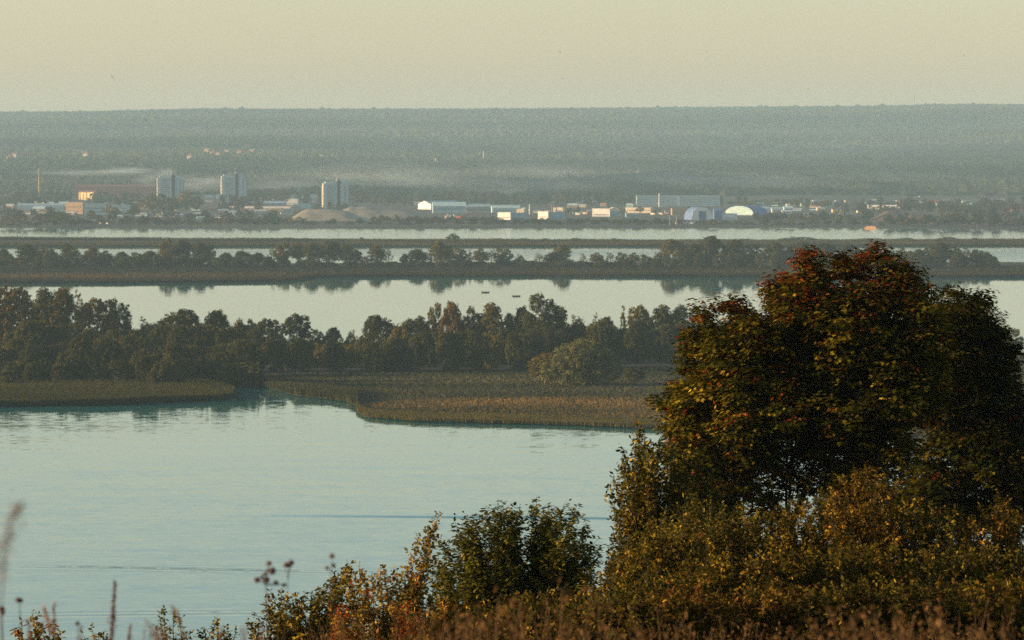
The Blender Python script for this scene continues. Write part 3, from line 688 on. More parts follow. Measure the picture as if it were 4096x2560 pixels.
# ------------------------------------------------------------------ the town on the far bank
WIN = MB().box(-0.75, 0.75, -0.08, 0.0, 0, 1.5).mesh('window')
ZT = 3.0
def yb(v): return on_plane(512, v, ZT).y
class Bld:
    def __init__(s, name, label, u0, u1, vt, vb, depth=14, rot=0, wall='white', y=None, cat='building', group=None):
        s.y = y or yb(vb); s.m = px(s.y)
        s.x0 = (u0-512)*s.m; s.w = (u1-u0)*s.m
        if y: zb = float(far_z(s.x0+s.w/2, s.y))
        else: zb = ZT
        ztop = at_y(512, vt, s.y).z; s.h = ztop-zb
        s.o = empty(name, (s.x0+s.w/2, s.y, zb), label, cat, group, math.radians(rot)); s.d = depth; s.wallm = W[wall]; s.zb = zb
    def body(s, h=None, name='wall'):
        s.bh = h or s.h
        MB().box(-s.w/2, s.w/2, 0, s.d, -1, s.bh).build(name, s.wallm, s.o); return s
    def flat_roof(s, mat='roof', t=0.5, over=0.3):
        MB().box(-s.w/2-over, s.w/2+over, -over, s.d+over, s.bh, s.bh+t).build('roof', W[mat], s.o); return s
    def gable_roof(s, mat='roof', rise=3, over=0.4):      # ridge along x
        MB().prism_x([(-over, s.bh+0.003), (s.d+over, s.bh+0.003), (s.d/2, s.bh+rise)], -s.w/2-over, s.w/2+over).build('roof', W[mat], s.o); return s
    def windows(s, rows, cols, z0=1.2, dz=3.0, sx=1.0, sz=1.0, x0=None, x1=None, mat='glass'):
        if len(WIN.materials) == 0: WIN.materials.append(W['glass'])
        a = -s.w/2+1.5 if x0 is None else x0; b = s.w/2-1.5 if x1 is None else x1
        for r_ in range(rows):
            for c in range(cols):
                o = link('window', WIN, None, s.o, (a+(b-a)*(c+0.5)/cols, -0.01, z0+dz*r_)); o.scale = (sx, 1, sz)
        return s
    def box(s, name, mat, x0, x1, y0, y1, z0, z1):
        MB().box(x0, x1, y0, y1, z0, z1).build(name, W[mat], s.o); return s

def tower(u0, u1, vt, y, label, lit=0.0, rot=7, depth=26):
    b = Bld('tower_block', label, u0, u1, vt, 0, depth, rot, 'pale', y=y, cat='tower block', group='tower blocks')
    H = b.h; w = b.w
    b.body(H-5)
    b.box('dark_recess', 'dark', w*0.06, w*0.19, -0.12, b.d+0.3, -1, H-1.5)  # dark strip standing in for the recess, its shade put into the colour
    b.box('sunlit_edge', 'cream', -w/2-1.2, -w/2-0.002, 6, b.d-6, -1, H-9)  # cream slab stands for the sunlit edge, sunlight put into its colour
    b.box('right_wing', 'panel', w/2+0.002, w/2+2.4, 4, b.d-4, -1, H-9)
    b.box('parapet', 'cyan', -w*0.42, -w*0.10, 1, b.d-1, H-5, H-3.0)
    b.box('parapet', 'cyan', w*0.22, w*0.44, 1, b.d-1, H-5, H-2.2)
    b.box('machine_room', 'panel', w*0.04, w*0.20, 4, 14, H-1.5, H+2.0)
    for i, f in enumerate((-0.42, -0.06, 0.30)):
        b.box('balcony_stack', 'cyan' if i != 1 else 'bluegrey', w*f-1.2, w*f+1.8, -0.15, -0.02, H*0.30, H-7)
    nf = int((H-8)/3.0)
    b.windows(min(nf, 16), 3, 2.5, 3.0, 1.9, 0.9, -w*0.36, -w*0.04)
    b.windows(min(nf, 16), 2, 2.5, 3.0, 1.9, 0.9, w*0.22, w*0.44)
    MB().tube([(w*0.05, 9, H+2.5), (w*0.05, 9, H+8)], [0.25, 0.12], 5).build('antenna', W['orange'], b.o)
    return b
tower(158, 183, 174, 6200, 'leftmost tower block with one sunlit orange edge and smoke behind it', rot=6)
tower(222, 246, 173, 6500, 'second tower block from the left, pale, above the low apartment houses', rot=6)
tower(323.5, 348, 180, 5950, 'third and nearest tower block with dark recess, behind the sand heaps', rot=6)

def simple(name, label, u0, u1, vt, vb, depth=14, rot=0, wall='white', roof='flat', rmat='roof', rise=3, win=None, y=None, cat='building', group=None):
    b = Bld(name, label, u0, u1, vt, vb, depth, rot, wall, y, cat, group)
    if roof == 'flat': b.body(b.h-0.5).flat_roof(rmat)
    else:
        rise = min(rise, b.h*0.5); b.body(b.h-rise).gable_roof(rmat, rise)
    if win: b.windows(*win)
    return b
simple('factory_hall', 'long rusty red roofed hall behind the trees at left', 75, 156, 184.5, 191, 26, 2, 'rust', 'gable', 'rust', 4, (1, 20, 2), y=7000)
b = simple('brick_house', 'sunlit ochre house whose front glows in vertical strips, far left', 77, 96, 190.5, 203.5, 12, -32, 'yellow', 'gable', 'rust', 3)
for i in range(5): b.box('pilaster', 'yellow', -b.w/2+1+i*b.w*0.22, -b.w/2+2.6+i*b.w*0.22, -0.8, -0.01, -1, b.bh*(0.9 if i % 2 else 1.0)-0.2)
b.windows(3, 6, 2, 3.4, 1.2, 1.2)
b = simple('brick_hall', 'boxy brown brick hall with a plain sunlit left face', 65, 84, 202, 214, 30, -22, 'brick', 'flat', 'roof', win=(2, 6, 3, 6, 1.2, 1.2))
simple('annex', 'long shaded right part of the brown brick hall, coloured blue grey', 84.5, 106, 203.5, 214.5, 20, 3, 'bluegrey', 'flat', 'bluegrey', win=(2, 8, 3, 5, 1.2, 1.2))  # shaded rest of the brick hall; the blue grey wall carries the shade
simple('workshop', 'long low blue grey workshop at the far left edge', 18, 63, 203.5, 210, 20, 2, 'bluegrey', 'gable', 'bluegrey', 3, (1, 14, 2))
simple('workshop', 'small pale workshop between the trees and the leftmost tower', 112, 130, 205, 212, 16, 3, 'bluegrey', 'flat', 'cyan', win=(2, 5, 1.5, 3.5))
simple('kiosk', 'small glowing sunlit kiosk above its orange reflection', 172.6, 176.6, 209.5, 216.3, 6, -50, 'cream', 'gable', 'cream', 2, (1, 2, 2, 3, 0.8, 0.8))
simple('shed', 'small blue roofed shed right of the glowing kiosk', 193, 204, 212.5, 217, 10, 4, 'grey', 'gable', 'cyan', 2.5, (1, 4, 1))
simple('apartment_house', 'low pale apartment house beneath the second tower, left one', 205, 214, 195, 203, 14, 4, 'panel', 'flat', 'pale', win=(3, 6, 2, 3))
simple('apartment_house', 'low pale apartment house beneath the second tower, right one', 216, 229, 194.5, 203, 14, 4, 'cyan', 'flat', 'pale', win=(3, 8, 2, 3))
simple('warehouse', 'long dark warehouse with a thin bright roof line left of the third tower', 240, 284, 201, 206, 30, -6, 'grey', 'gable', 'white', 3.5, (1, 14, 1))
simple('warehouse', 'long low shed with a warm lit roof edge in front of the dark warehouse', 225, 290, 206.3, 210.5, 25, -8, 'grey', 'gable', 'cream', 3, (1, 16, 1))
simple('apartment_house', 'pale blue apartment house left of the third tower', 291, 321, 194.5, 204, 14, 4, 'panel', 'flat', 'pale', win=(3, 14, 2, 3))
simple('shed', 'low pale cyan shed at the foot of the third tower', 293, 311, 204, 208.5, 14, 5, 'cyan', 'flat', 'cyan', win=(1, 6, 2))
# bright gable shed: gable end turned to the sun, long roof running right
b = Bld('gable_warehouse', 'brilliant white gable end warehouse glowing in the sun', 416, 433, 201, 209.3, 60, -52, 'white', cat='warehouse')
b.w *= 1.25; h = b.h
MB().prism_y([(-b.w/2, -1), (b.w/2, -1), (b.w/2, h*0.62), (0, h), (-b.w/2, h*0.62)], 0, 60).build('wall', W['white'], b.o)
MB().prism_y([(-b.w/2-0.6, h*0.60), (0, h+0.02), (b.w/2+0.6, h*0.60), (b.w/2+0.6, h*0.60+0.5), (0, h+0.6), (-b.w/2-0.6, h*0.60+0.5)], -0.4, 60.4).build('roof', W['bluegrey'], b.o)
b.box('door', 'cream', b.w*0.1, b.w*0.22, -0.05, -0.005, -1, 3.5)
simple('warehouse', 'very long pale blue warehouse right of the brilliant gable end', 433, 466, 202, 213, 22, 4, 'bluegrey', 'gable', 'cyan', 6, (1, 12, 5, 3, 1.5, 1))
simple('warehouse', 'dark blue grey warehouse joining the very long pale one', 466.5, 491, 204, 213, 22, 4, 'grey', 'gable', 'bluegrey', 4, (1, 10, 4, 3, 1.5, 1))
simple('warehouse', 'cyan roofed warehouse above the cream shed', 492, 520, 205.3, 212.5, 20, 4, 'cyan', 'gable', 'cyan', 4, (1, 9, 2, 3, 1.5, 1))
b = simple('shed', 'small pale shed with a red end and two chimneys near the shore', 444.5, 456, 215.6, 219.3, 9, -14, 'cream', 'flat', 'pale', win=(1, 6, 1))
MB().tube([(-4, 3, b.h), (-4, 3, b.h+2.4)], [0.4, 0.35], 6).build('chimney', W['white'], b.o)
MB().tube([(4, 3, b.h), (4, 3, b.h+2.4)], [0.4, 0.35], 6).build('chimney', W['white'], b.o)
MB().box(b.w/2+0.01, b.w/2+6, 0, 8, -1, b.h*0.8).build('annex', W['red'], b.o)
simple('shed', 'cream block shed with a plain sunlit face, left of the tall white pole', 497, 511, 212.2, 219.8, 16, -24, 'white', 'flat', 'pale', win=(1, 7, 2.2, 3, 0.9, 0.7))
simple('shed', 'bluish side of the cream block shed, shade put into its colour', 511.6, 526, 213, 219.8, 16, 5, 'bluegrey', 'flat', 'bluegrey', win=(1, 7, 2.2, 3, 0.9, 0.7))  # bluish side of the white block, shade put into the wall colour
simple('house', 'small warm lit house behind the cream block shed', 513, 524, 207.6, 212.5, 12, -20, 'cream', 'gable', 'cream', 3, (1, 4, 1.5))
simple('shed', 'cream fronted shed left of its bluish long half, right of the white pole', 537.5, 548.5, 211.3, 219, 14, -24, 'white', 'flat', 'cream', win=(1, 4, 2.2, 3, 0.9, 0.7))
simple('shed', 'shaded long half of the shed right of the white pole, coloured bluish', 549, 565.5, 212, 219, 14, 5, 'bluegrey', 'flat', 'bluegrey', win=(1, 7, 2.2, 3, 0.9, 0.7))  # rest of the same white shed, its shade put in as blue grey
simple('house', 'warm lit flat house behind the red derrick', 553, 563, 207.5, 212, 12, -18, 'cream', 'flat', 'cream', win=(1, 5, 1.5))
simple('warehouse', 'long low building with a cyan roof line, centre right', 563, 597, 200.8, 205, 20, 3, 'grey', 'gable', 'cyan', 3, (1, 14, 1))
simple('house', 'dark gabled house above the cyan roof line', 584, 594, 197.5, 202, 14, 3, 'brick', 'gable', 'rust', 4, (1, 4, 1.5))
simple('hall', 'long white hall with a dark base, left of the lit barrel roof', 592, 610, 208.5, 216.5, 16, -14, 'white', 'flat', 'white', win=(1, 10, 1.5, 3, 1, 1))
b = Bld('barrel_hall', 'small hall with a sunlit barrel roof right of the long white hall', 610, 618.5, 207, 216.5, 16, 4, 'bluegrey', cat='hall')
b.body(b.h*0.55)
MB().prism_y([(-b.w/2, b.h*0.551)] + [(-b.w/2*math.cos(math.pi*i/10), b.h*0.552+b.h*0.44*math.sin(math.pi*i/10)) for i in range(0, 11)][1:-1] + [(b.w/2, b.h*0.551)], 0, 16).build('roof', W['cream'], b.o)
b.windows(1, 3, 1.5)
simple('hall', 'ochre lit hall with a row of roof bumps, below the long apartment slab', 625, 651, 207.5, 213, 16, -16, 'cream', 'flat', 'cream', win=(1, 12, 3, 3, 1, 1))
simple('shed', 'low blue grey shed in front of the ochre lit hall', 626, 638, 213.5, 217, 10, 4, 'bluegrey', 'flat', 'bluegrey', win=(1, 6, 1))
b = simple('apartment_slab', 'very long pale panel apartment slab at centre right, left half', 636.5, 678, 195.5, 206, 13, 2, 'bluegrey', 'flat', 'panel', win=(5, 18, 2, 2.9, 1, 0.9))
b = simple('apartment_slab', 'very long pale panel apartment slab at centre right, right half', 678.5, 720, 195.5, 206, 13, 2, 'bluegrey', 'flat', 'panel', win=(5, 18, 2, 2.9, 1, 0.9))
simple('shed', 'brown grey shed left of the arched hangar', 672, 691, 208.3, 215, 20, 3, 'brick', 'flat', 'brick', win=(1, 8, 2))
def hangar(u0, u1, vt, vb, L, rot, label, endm, bodym, door):
    b = Bld('arched_hangar', label, u0, u1, vt, vb, L, rot, endm, cat='hangar', group='arched hangars')
    R = b.w/2; n = 14
    arc = [(-R*math.cos(math.pi*i/n), b.h*math.sin(math.pi*i/n)**0.8) for i in range(n+1)]
    MB().prism_y([(x, z-0.5 if i in (0, n) else z) for i, (x, z) in enumerate(arc)], 0, 0.6).build('end_wall', W[endm], b.o)
    big = [(x*1.015, z*1.015) for x, z in arc]
    MB().prism_y(big, 0.602, L).build('vault', W[bodym], b.o)
    if door:
        b.box('door', 'blue', door[0]*R, door[1]*R, -0.12, -0.01, 0, b.h*0.70)
        b.box('door_frame', 'pale', door[0]*R-0.7, door[0]*R-0.01, -0.2, -0.02, 0, b.h*0.74)
        b.box('door_frame', 'pale', door[1]*R+0.01, door[1]*R+0.7, -0.2, -0.02, 0, b.h*0.74)
    return b
hangar(691, 713, 207.3, 220, 50, 8, 'white arched hangar with a big dark blue door facing the river', 'white', 'blue', (-0.28, 0.36))
hangar(723, 755, 206, 215, 45, -30, 'wide blue vaulted hangar with a white curved end, right of the blue door hangar', 'cyan', 'blue', None)
simple('shed', 'low white shed in front of the wide blue vaulted hangar', 723, 737, 213.5, 219.8, 12, 3, 'white', 'flat', 'cyan', win=(1, 6, 1.5))
simple('shed', 'dark blue roofed link building between the two arched hangars', 714, 722.5, 208.5, 219, 14, 3, 'blue', 'gable', 'blue', 3, (1, 3, 2))
simple('house', 'pale cyan cottage right of the hangars, left one', 757, 770, 206.5, 212, 12, 3, 'cyan', 'gable', 'bluegrey', 3, (1, 6, 1.5))
simple('house', 'pale cyan cottage right of the hangars, middle one', 772, 783, 207, 212.5, 12, 3, 'pale', 'gable', 'bluegrey', 3, (1, 4, 1.5))
simple('house', 'pale cyan cottage right of the hangars, right one with pale roof', 784, 793, 206, 211, 12, 3, 'cyan', 'gable', 'cyan', 3, (1, 4, 1.5))
for (a, c, t_, lab) in [(801, 812, 201, 'stepped pale apartment house, leftmost of four at right'), (813, 824, 200.3, 'pale cyan apartment house, second of four at right'), (826, 834, 201, 'pale apartment house, third of four at right'), (835.5, 842, 200.5, 'narrow pale apartment house, last of four at right')]:
    simple('apartment_house', lab, a, c, t_, 207, 14, 4, 'cyan' if a < 830 else 'panel', 'flat', 'pale', win=(3, 5, 1.5, 3, 1.3, 1))
simple('house', 'orange lit steep gabled house above the four apartment houses', 832, 838.5, 193.5, 199, 12, -40, 'orange', 'gable', 'orange', 4, (1, 3, 2))
simple('ochre_strip', 'thin ochre strip for the sunlit edge of the four apartment houses', 843.5, 845.5, 200, 207, 4, -30, 'yellow', 'flat', 'roof', win=(2, 1, 2, 4), cat='tower')  # lit side face of the apartments, sunlight put into an ochre strip
simple('house', 'red walled house among dark trees at right', 926.5, 935.5, 200.5, 204.8, 12, -20, 'red', 'gable', 'red', 4, (1, 4, 1.5))
simple('house', 'long pale house right of the red walled house', 937, 955.5, 203, 206, 12, 4, 'cyan', 'flat', 'pale', win=(1, 8, 1.2))
simple('ochre_strip', 'narrow ochre tower left of the red walled house', 918, 919.6, 196, 202.5, 4, -30, 'yellow', 'flat', 'roof', win=(2, 1, 2, 4), cat='tower')
simple('house', 'small orange roofed house high on the right among trees', 1007, 1012, 193, 197, 12, -40, 'orange', 'gable', 'orange', 4, (1, 2, 1.5))
simple('house', 'blue grey house at the right edge of the far bank', 1012, 1026, 209, 214, 12, 4, 'bluegrey', 'gable', 'rust', 4, (1, 5, 1.5))
TOWNMARK = [(18,'at the far left edge'),(40,'by the thin brick chimney'),(64,'left of the brown brick hall'),(86,'by the brown brick hall'),(108,'by the shaded end of the brick hall'),(132,'by the small pale workshop'),(156,'left of the leftmost tower'),(178,'by the glowing kiosk'),(204,'by the blue roofed shed'),(222,'left of the second tower'),(248,'by the second tower'),(285,'by the dark warehouse roof line'),(320,'left of the third tower'),(350,'by the third tower'),(385,'behind the large sand heap'),(415,'left of the glowing gable'),(435,'by the glowing gable'),(465,'by the very long pale warehouse'),(492,'by the dark joined warehouse'),(512,'by the cream block shed'),(532,'by the tall white pole'),(552,'by the red derrick'),(575,'right of the red derrick'),(595,'left of the long white hall'),(622,'by the lit barrel roof'),(652,'by the ochre lit hall'),(690,'by the long apartment slab'),(714,'by the blue door hangar'),(756,'by the wide blue vaulted hangar'),(778,'by the pale cyan cottages'),(800,'right of the cottages'),(825,'by the four apartment houses'),(850,'by the thin ochre strip'),(880,'by the left greenhouse tunnel'),(905,'by the right greenhouse tunnel'),(925,'by the narrow ochre tower'),(940,'by the red walled house'),(965,'by the long pale house'),(995,'above the low gravel heap'),(2000,'at the far right edge')]
hr = random.Random(88)
CW = {'cream': 'cream', 'pale': 'pale', 'bluegrey': 'blue grey', 'cyan': 'mint', 'brick': 'brick', 'grey': 'grey', 'yellow': 'ochre', 'white': 'white'}
RW = {'rust': 'rusty', 'roof': 'dark', 'bluegrey': 'bluish', 'cyan': 'cyan', 'pale': 'pale'}
def infill(u0, u1, n, vb0, vb1, h0, h1, w0, w1, tall=False):
    for i in range(n):
        u = u0+(u1-u0)*(i+hr.random()*0.8)/n; vb_ = hr.uniform(vb0, vb1); w_ = hr.uniform(w0, w1); hp = hr.uniform(h0, h1)
        c = hr.choice(['cream','pale','bluegrey','bluegrey','cyan','brick','grey','yellow']); rf = hr.choice(['rust','roof','bluegrey','cyan','pale']); g = hr.random() < 0.6 and not tall
        rk = 'behind the roofs' if vb_ < 206 else 'in the middle of the town' if vb_ < 214 else 'near the bank'
        simple('apartment_house' if tall else 'house', f"{'long' if w_ > (w0+w1)/2 else 'short'} {CW[c]} house with {RW[rf]} {'gabled' if g else 'flat'} roof {nmark(u, TOWNMARK)}", u, u+w_, vb_-hp, vb_, 12, hr.choice([3, 4, 5, -12, -20]), c, 'gable' if g else 'flat', rf, hr.uniform(2.5, 4), (3 if tall else 1, int(w_*0.5)+1, 1.5, 3, 1, 1), group='houses filling the town')
infill(0, 160, 18, 203, 208, 3, 5, 6, 13)
infill(0, 160, 14, 208, 215, 3, 5, 7, 16)
infill(100, 290, 12, 213, 219, 2.5, 4, 7, 14)
infill(20, 250, 14, 214, 221, 2, 3.6, 5, 11)
infill(165, 330, 16, 198, 205, 4, 6.5, 7, 15)
infill(185, 300, 9, 207, 213, 2.5, 4, 6, 12)
infill(262, 320, 3, 196, 201, 5, 7, 10, 15, True)
infill(350, 520, 14, 199, 205, 2.5, 4.5, 6, 13)
infill(455, 520, 5, 208, 213, 2.5, 3.6, 5, 10)
infill(520, 640, 14, 200, 208, 2.5, 4.5, 5, 12)
infill(530, 690, 12, 210, 215, 2, 3.2, 4, 9)
infill(720, 930, 20, 200, 208, 2.5, 4.5, 5, 12)
infill(745, 870, 14, 209, 217, 2, 3.6, 4, 10)
infill(880, 1024, 10, 200, 208, 2.5, 4.5, 5, 11)
# pale plastic greenhouse tunnels
for (a, c, t_, vb_, lab) in [(867, 879, 205, 210, 'white rounded greenhouse tunnel, nearer and left one'), (882, 900, 205, 208, 'long white greenhouse tunnel, right one')]:
    b = Bld('greenhouse', lab, a, c, t_, vb_, 10, -8, 'white', cat='greenhouse', group='greenhouses'); n = 8
    MB().prism_x([(5-5*math.cos(math.pi*i/n), b.h*math.sin(math.pi*i/n)) for i in range(n+1)], -b.w/2, b.w/2).build('tunnel', W['white'], b.o)
    b.box('door', 'pale', -1.5, 1.5, -0.3, -0.05, 0, 2.2)

# heaps of sand and gravel
def heap(name, label, prof_px, vb, depth, mat, seed):
    """prof_px: (u,v) crest line; rounded ridge in front of and behind it"""
    y = yb(vb); m = px(y); U = np.linspace(prof_px[0][0], prof_px[-1][0], 60)
    Vt = np.interp(U, [p[0] for p in prof_px], [p[1] for p in prof_px])
    H = (vb-Vt)*m; T = np.linspace(-1, 1, 25)
    uu, tt = np.meshgrid(U, T); HH = np.interp(uu, U, H)
    X = (uu-512)*m; Y = y+depth/2+tt*depth/2
    Z = ZT-0.3+HH*np.clip(1-np.abs(tt)**1.6, 0, 1)*(0.9+0.2*fbm(X, Y, 0.05, seed))
    xm, ym = X.mean(), Y.mean()
    me = grid_mesh(name, X-xm, Y-ym, Z)
    return tag(link(name, me, W[mat], None, (xm, ym, 0)), label, 'heap', 'heaps on the far bank')
heap('sand_heap', 'long pale sand heap with a flat top left of the third tower foot', [(285, 221), (298, 212), (306, 209.7), (330, 209.5), (345, 211), (356, 216), (372, 221)], 221, 120, 'sand', 1)
heap('sand_heap', 'large pale sand heap with a warm lit crest left of the glowing gable', [(330, 219), (343, 209.5), (348, 207.6), (363, 207.3), (380, 209.5), (405, 212), (430, 217), (440, 219.5)], 219.5, 120, 'sand', 2)
heap('gravel_heap', 'reddish gravel heap with a steep left slope, left one at right', [(868, 222), (878, 218), (890, 210.5), (900, 211), (916, 222)], 222, 90, 'gravel', 3)
heap('gravel_heap', 'broad reddish gravel heap, middle one at right', [(890, 224), (906, 218), (915, 214.5), (935, 215), (960, 224)], 224, 90, 'gravel', 4)
heap('gravel_heap', 'low grey brown gravel heap, right one', [(930, 225), (943, 219.5), (965, 219.5), (1040, 222), (1060, 225)], 225, 80, 'gravel', 5)

def slide(u, v):
    lo, hi = 6700.0, 14000.0
    for _ in range(40):
        y = (lo+hi)/2; p = at_y(u, v, y)
        if p.z > float(far_z(p.x, y)): lo = y
        else: hi = y
    return (lo+hi)/2
# masts, chimney, crane, poles
def pole(name, label, u, vt, vb, r, mat, y=None, cat='pole', arms=False, zz=None):
    yy = y or yb(vb); zb = float(far_z((u-512)*px(yy), yy)) if y else ZT
    h = at_y(512, vt, yy).z-zb
    o = empty(name, ((u-512)*px(yy), yy, zb), label, cat)
    MB().tube([(0,0,-0.5), (0,0,h*0.5), (0,0,h)], [r, r*0.85, r*0.7], 8).build('shaft', W[mat], o)
    return o, h
o, h = pole('chimney', 'thin tall brown brick chimney at the far left of the town', 39.4, 169, 192, 1.5, 'brick', y=6900, cat='chimney')
MB().tube([(0,0,h-1.6), (0,0,h+0.3)], [1.35, 1.35], 8).build('cap', W['grey'], o)
o, h = pole('mast', 'slender pale radio mast on the hillside above the centre of town', 483.5, 151, 160, 1.0, 'cream', y=slide(483.5, 161), cat='mast'); MB().box(-2.5, 2.5, -0.3, 0.3, h*0.8, h*0.8+0.8).build('crossarm', W['cream'], o)
o, h = pole('mast', 'thin lattice mast standing on the skyline at right', 913.5, 94, 104, 1.6, 'grey', y=13800, cat='mast'); MB().box(-5, 5, -0.4, 0.4, h*0.7, h*0.7+1.2).build('crossarm', W['grey'], o)
for u_, lab in [(855.5, 'pale thin mast on the hill below the skyline, left of a pair'), (864.5, 'pale thin mast on the hill below the skyline, right of a pair')]:
    o, h = pole('mast', lab, u_, 109.5, 115, 1.8, 'white', y=13300, cat='mast'); MB().box(-3, 3, -0.4, 0.4, h*0.85, h*0.85+1).build('crossarm', W['white'], o)
o, h = pole('lamp_mast', 'tall white pole between the two sheds with sunlit fronts', 529.5, 204.5, 214, 0.7, 'white'); MB().box(-1.5, 1.5, -0.4, 0.4, h, h+0.8).build('lamp_head', W['white'], o)
o, h = pole('lamp_mast', 'pale pole in front of the very long apartment slab', 659, 194, 207, 0.8, 'white'); MB().box(-1.6, 1.6, -0.4, 0.4, h, h+0.9).build('lamp_head', W['white'], o)
o = empty('derrick', (on_plane(551.7, 212, ZT).x, yb(212), ZT), 'small red derrick crane among the sheds', 'crane')
MB().tube([(0,0,-0.5), (0,0,11)], [0.5, 0.4], 4).build('mast', W['red'], o)
MB().tube([(0,0,2), (-3.2,0,0)], [0.35, 0.35], 4).tube([(0,0,2.4), (3,0,-0.2)], [0.35, 0.35], 4).build('strut', W['red'], o)
MB().tube([(0,0,7), (3.2,0,9.6)], [0.35, 0.25], 4).build('jib', W['red'], o)
# harbour gantry crane frame
p = on_plane(673, 226.5, 1); o = empty('gantry_crane', (p.x, p.y, 1.5), 'thin dark gantry crane frame on the quay left of the arched hangar', 'crane')
MB().tube([(-4,0,-2.5), (-4,0,12)], [0.35, 0.3], 4).build('leg', W['grey'], o); MB().tube([(4,0,-2.5), (4,0,12)], [0.35, 0.3], 4).build('leg', W['grey'], o)
MB().box(-6, 9, -0.5, 0.5, 12.01, 13).build('beam', W['grey'], o)
# quay and concrete ramp
o = empty('quay', (on_plane(686, 224, ZT).x, on_plane(686, 226.5, 0).y, 0), 'pale concrete ramp below the arched hangar', 'ramp')
MB().prism_x([(-5, 0.4), (60, 0.4), (60, 4.6), (25, 4.4)], -11, 10).build('slab', W['pale'], o)
MB().box(-11.3, -11.003, 0, 60, 0.3, 5.2).build('kerb', W['pale'], o)
# church on the hillside
yc = slide(435.5, 165.5); p = at_y(435.5, 165.5, yc); zc = float(far_z(p.x, yc)); o = empty('church', (p.x, yc, zc), 'tiny orange lit church with a pointed spire on the wooded hillside', 'church')
hz = 4.0
MB().box(-5, 5, 0, 10, -2, hz+5).build('nave', W['cream'], o); MB().box(-1.6, 1.6, 2, 5.2, hz+5.002, hz+8).build('tower', W['cream'], o)
MB().tube([(0, 3.6, hz+8), (0, 3.6, hz+15)], [1.9, 0.1], 6).build('spire', W['orange'], o); MB().prism_x([(-0.3, hz+5.001), (1.99, hz+5.001), (1.99, hz+6.4)], -5.2, 5.2).build('roof', W['orange'], o)
# small houses scattered on the left hillside
hs = random.Random(21)
for (u, v, c, lab) in [(206, 154.5, 'cream', 'tiny cream house, leftmost of the row on the far left hillside'), (212, 157, 'white', 'tiny white house, second of the hillside row'), (217, 158.5, 'cream', 'tiny cream house, third of the hillside row with warm front'), (226, 156, 'cream', 'tiny warm lit house, brightest of the hillside row'), (239, 156.5, 'orange', 'tiny orange house near the right end of the hillside row'), (251, 155.5, 'cream', 'tiny cream house at the right end of the hillside row'), (320, 161, 'cream', 'tiny lone house on the hillside above the third tower'), (85, 158.5, 'white', 'tiny pale house on the hillside above the brown brick hall'), (14, 159, 'white', 'tiny pale house at the left edge of the hillside'), (8, 162, 'cyan', 'tiny bluish house just below the one at the left edge'), (189, 161, 'cyan', 'tiny bluish house above the leftmost tower block')]:
    y = slide(u, v); p = at_y(u, v, y); z = float(far_z(p.x, y))+4
    o = empty('hillside_house', (p.x, y, z), lab, 'house', 'small houses on the hillside', math.radians(-30))
    MB().box(-6, 6, 0, 9, -4, 7).build('wall', W[{'white': 'grey', 'cream': 'brick', 'orange': 'brick', 'cyan': 'grey'}[c]], o); MB().prism_x([(-0.5, 7.003), (9.5, 7.003), (4.5, 11)], -6.5, 6.5).build('roof', W['rust' if c != 'cream' else 'roof'], o)
# moored barges
def barge(u0, u1, vb, label, c):
    a, b2 = on_plane(u0, vb), on_plane(u1, vb); Lh = (b2.x-a.x)/2
    o = empty('barge', ((a.x+b2.x)/2, a.y, 0), label, 'barge', 'barges at the far bank', math.radians(-14))
    MB().prism_y([(-Lh, 1.5), (-Lh*0.93, -0.6), (Lh*0.93, -0.6), (Lh, 1.5)], -4, 4).build('hull', W[c], o)
    MB().box(-Lh*0.9, Lh*0.9, -3.6, 3.6, 1.502, 1.8).build('deck', W['grey'], o)
    MB().box(-Lh*0.75, Lh*0.72, -2.4, 2.6, 1.802, 3.0).build('hold_cover', W[c], o)
    MB().tube([(Lh*0.85, 0, 1.8), (Lh*0.85, 0, 5)], [0.15, 0.1], 5).build('mast', W['grey'], o)
barge(864.5, 877, 228.7, 'orange sunlit barge moored below the gravel heaps', 'orange')
barge(788, 807, 227, 'long low rusty barge moored left of the orange one', 'brick')
for u_, c_, lab in [(100.5, 'cream', 'small cabin boat with a lit cabin, left of a pair at the left bank'), (107.5, 'cream', 'small cabin boat with a lit cabin, right of a pair at the left bank'), (94, 'red', 'small reddish cabin boat at the left bank')]:
    p = on_plane(u_, 226.5); o = empty('cabin_boat', (p.x, p.y, 0), lab, 'boat', 'cabin boats at the left bank', math.radians(-35))
    MB().prism_y([(-4, 1.3), (-3.2, -0.3), (3, -0.3), (4.4, 1.5)], -1.4, 1.4).build('hull', W['grey'], o)
    MB().box(-1.8, 1.2, -1.1, 1.1, 1.3, 4.6).build('cabin', W[c_], o)
    MB().box(-1.81, -1.2, -1.12, -1.105, 2.8, 3.8).build('window', W['glass'], o)

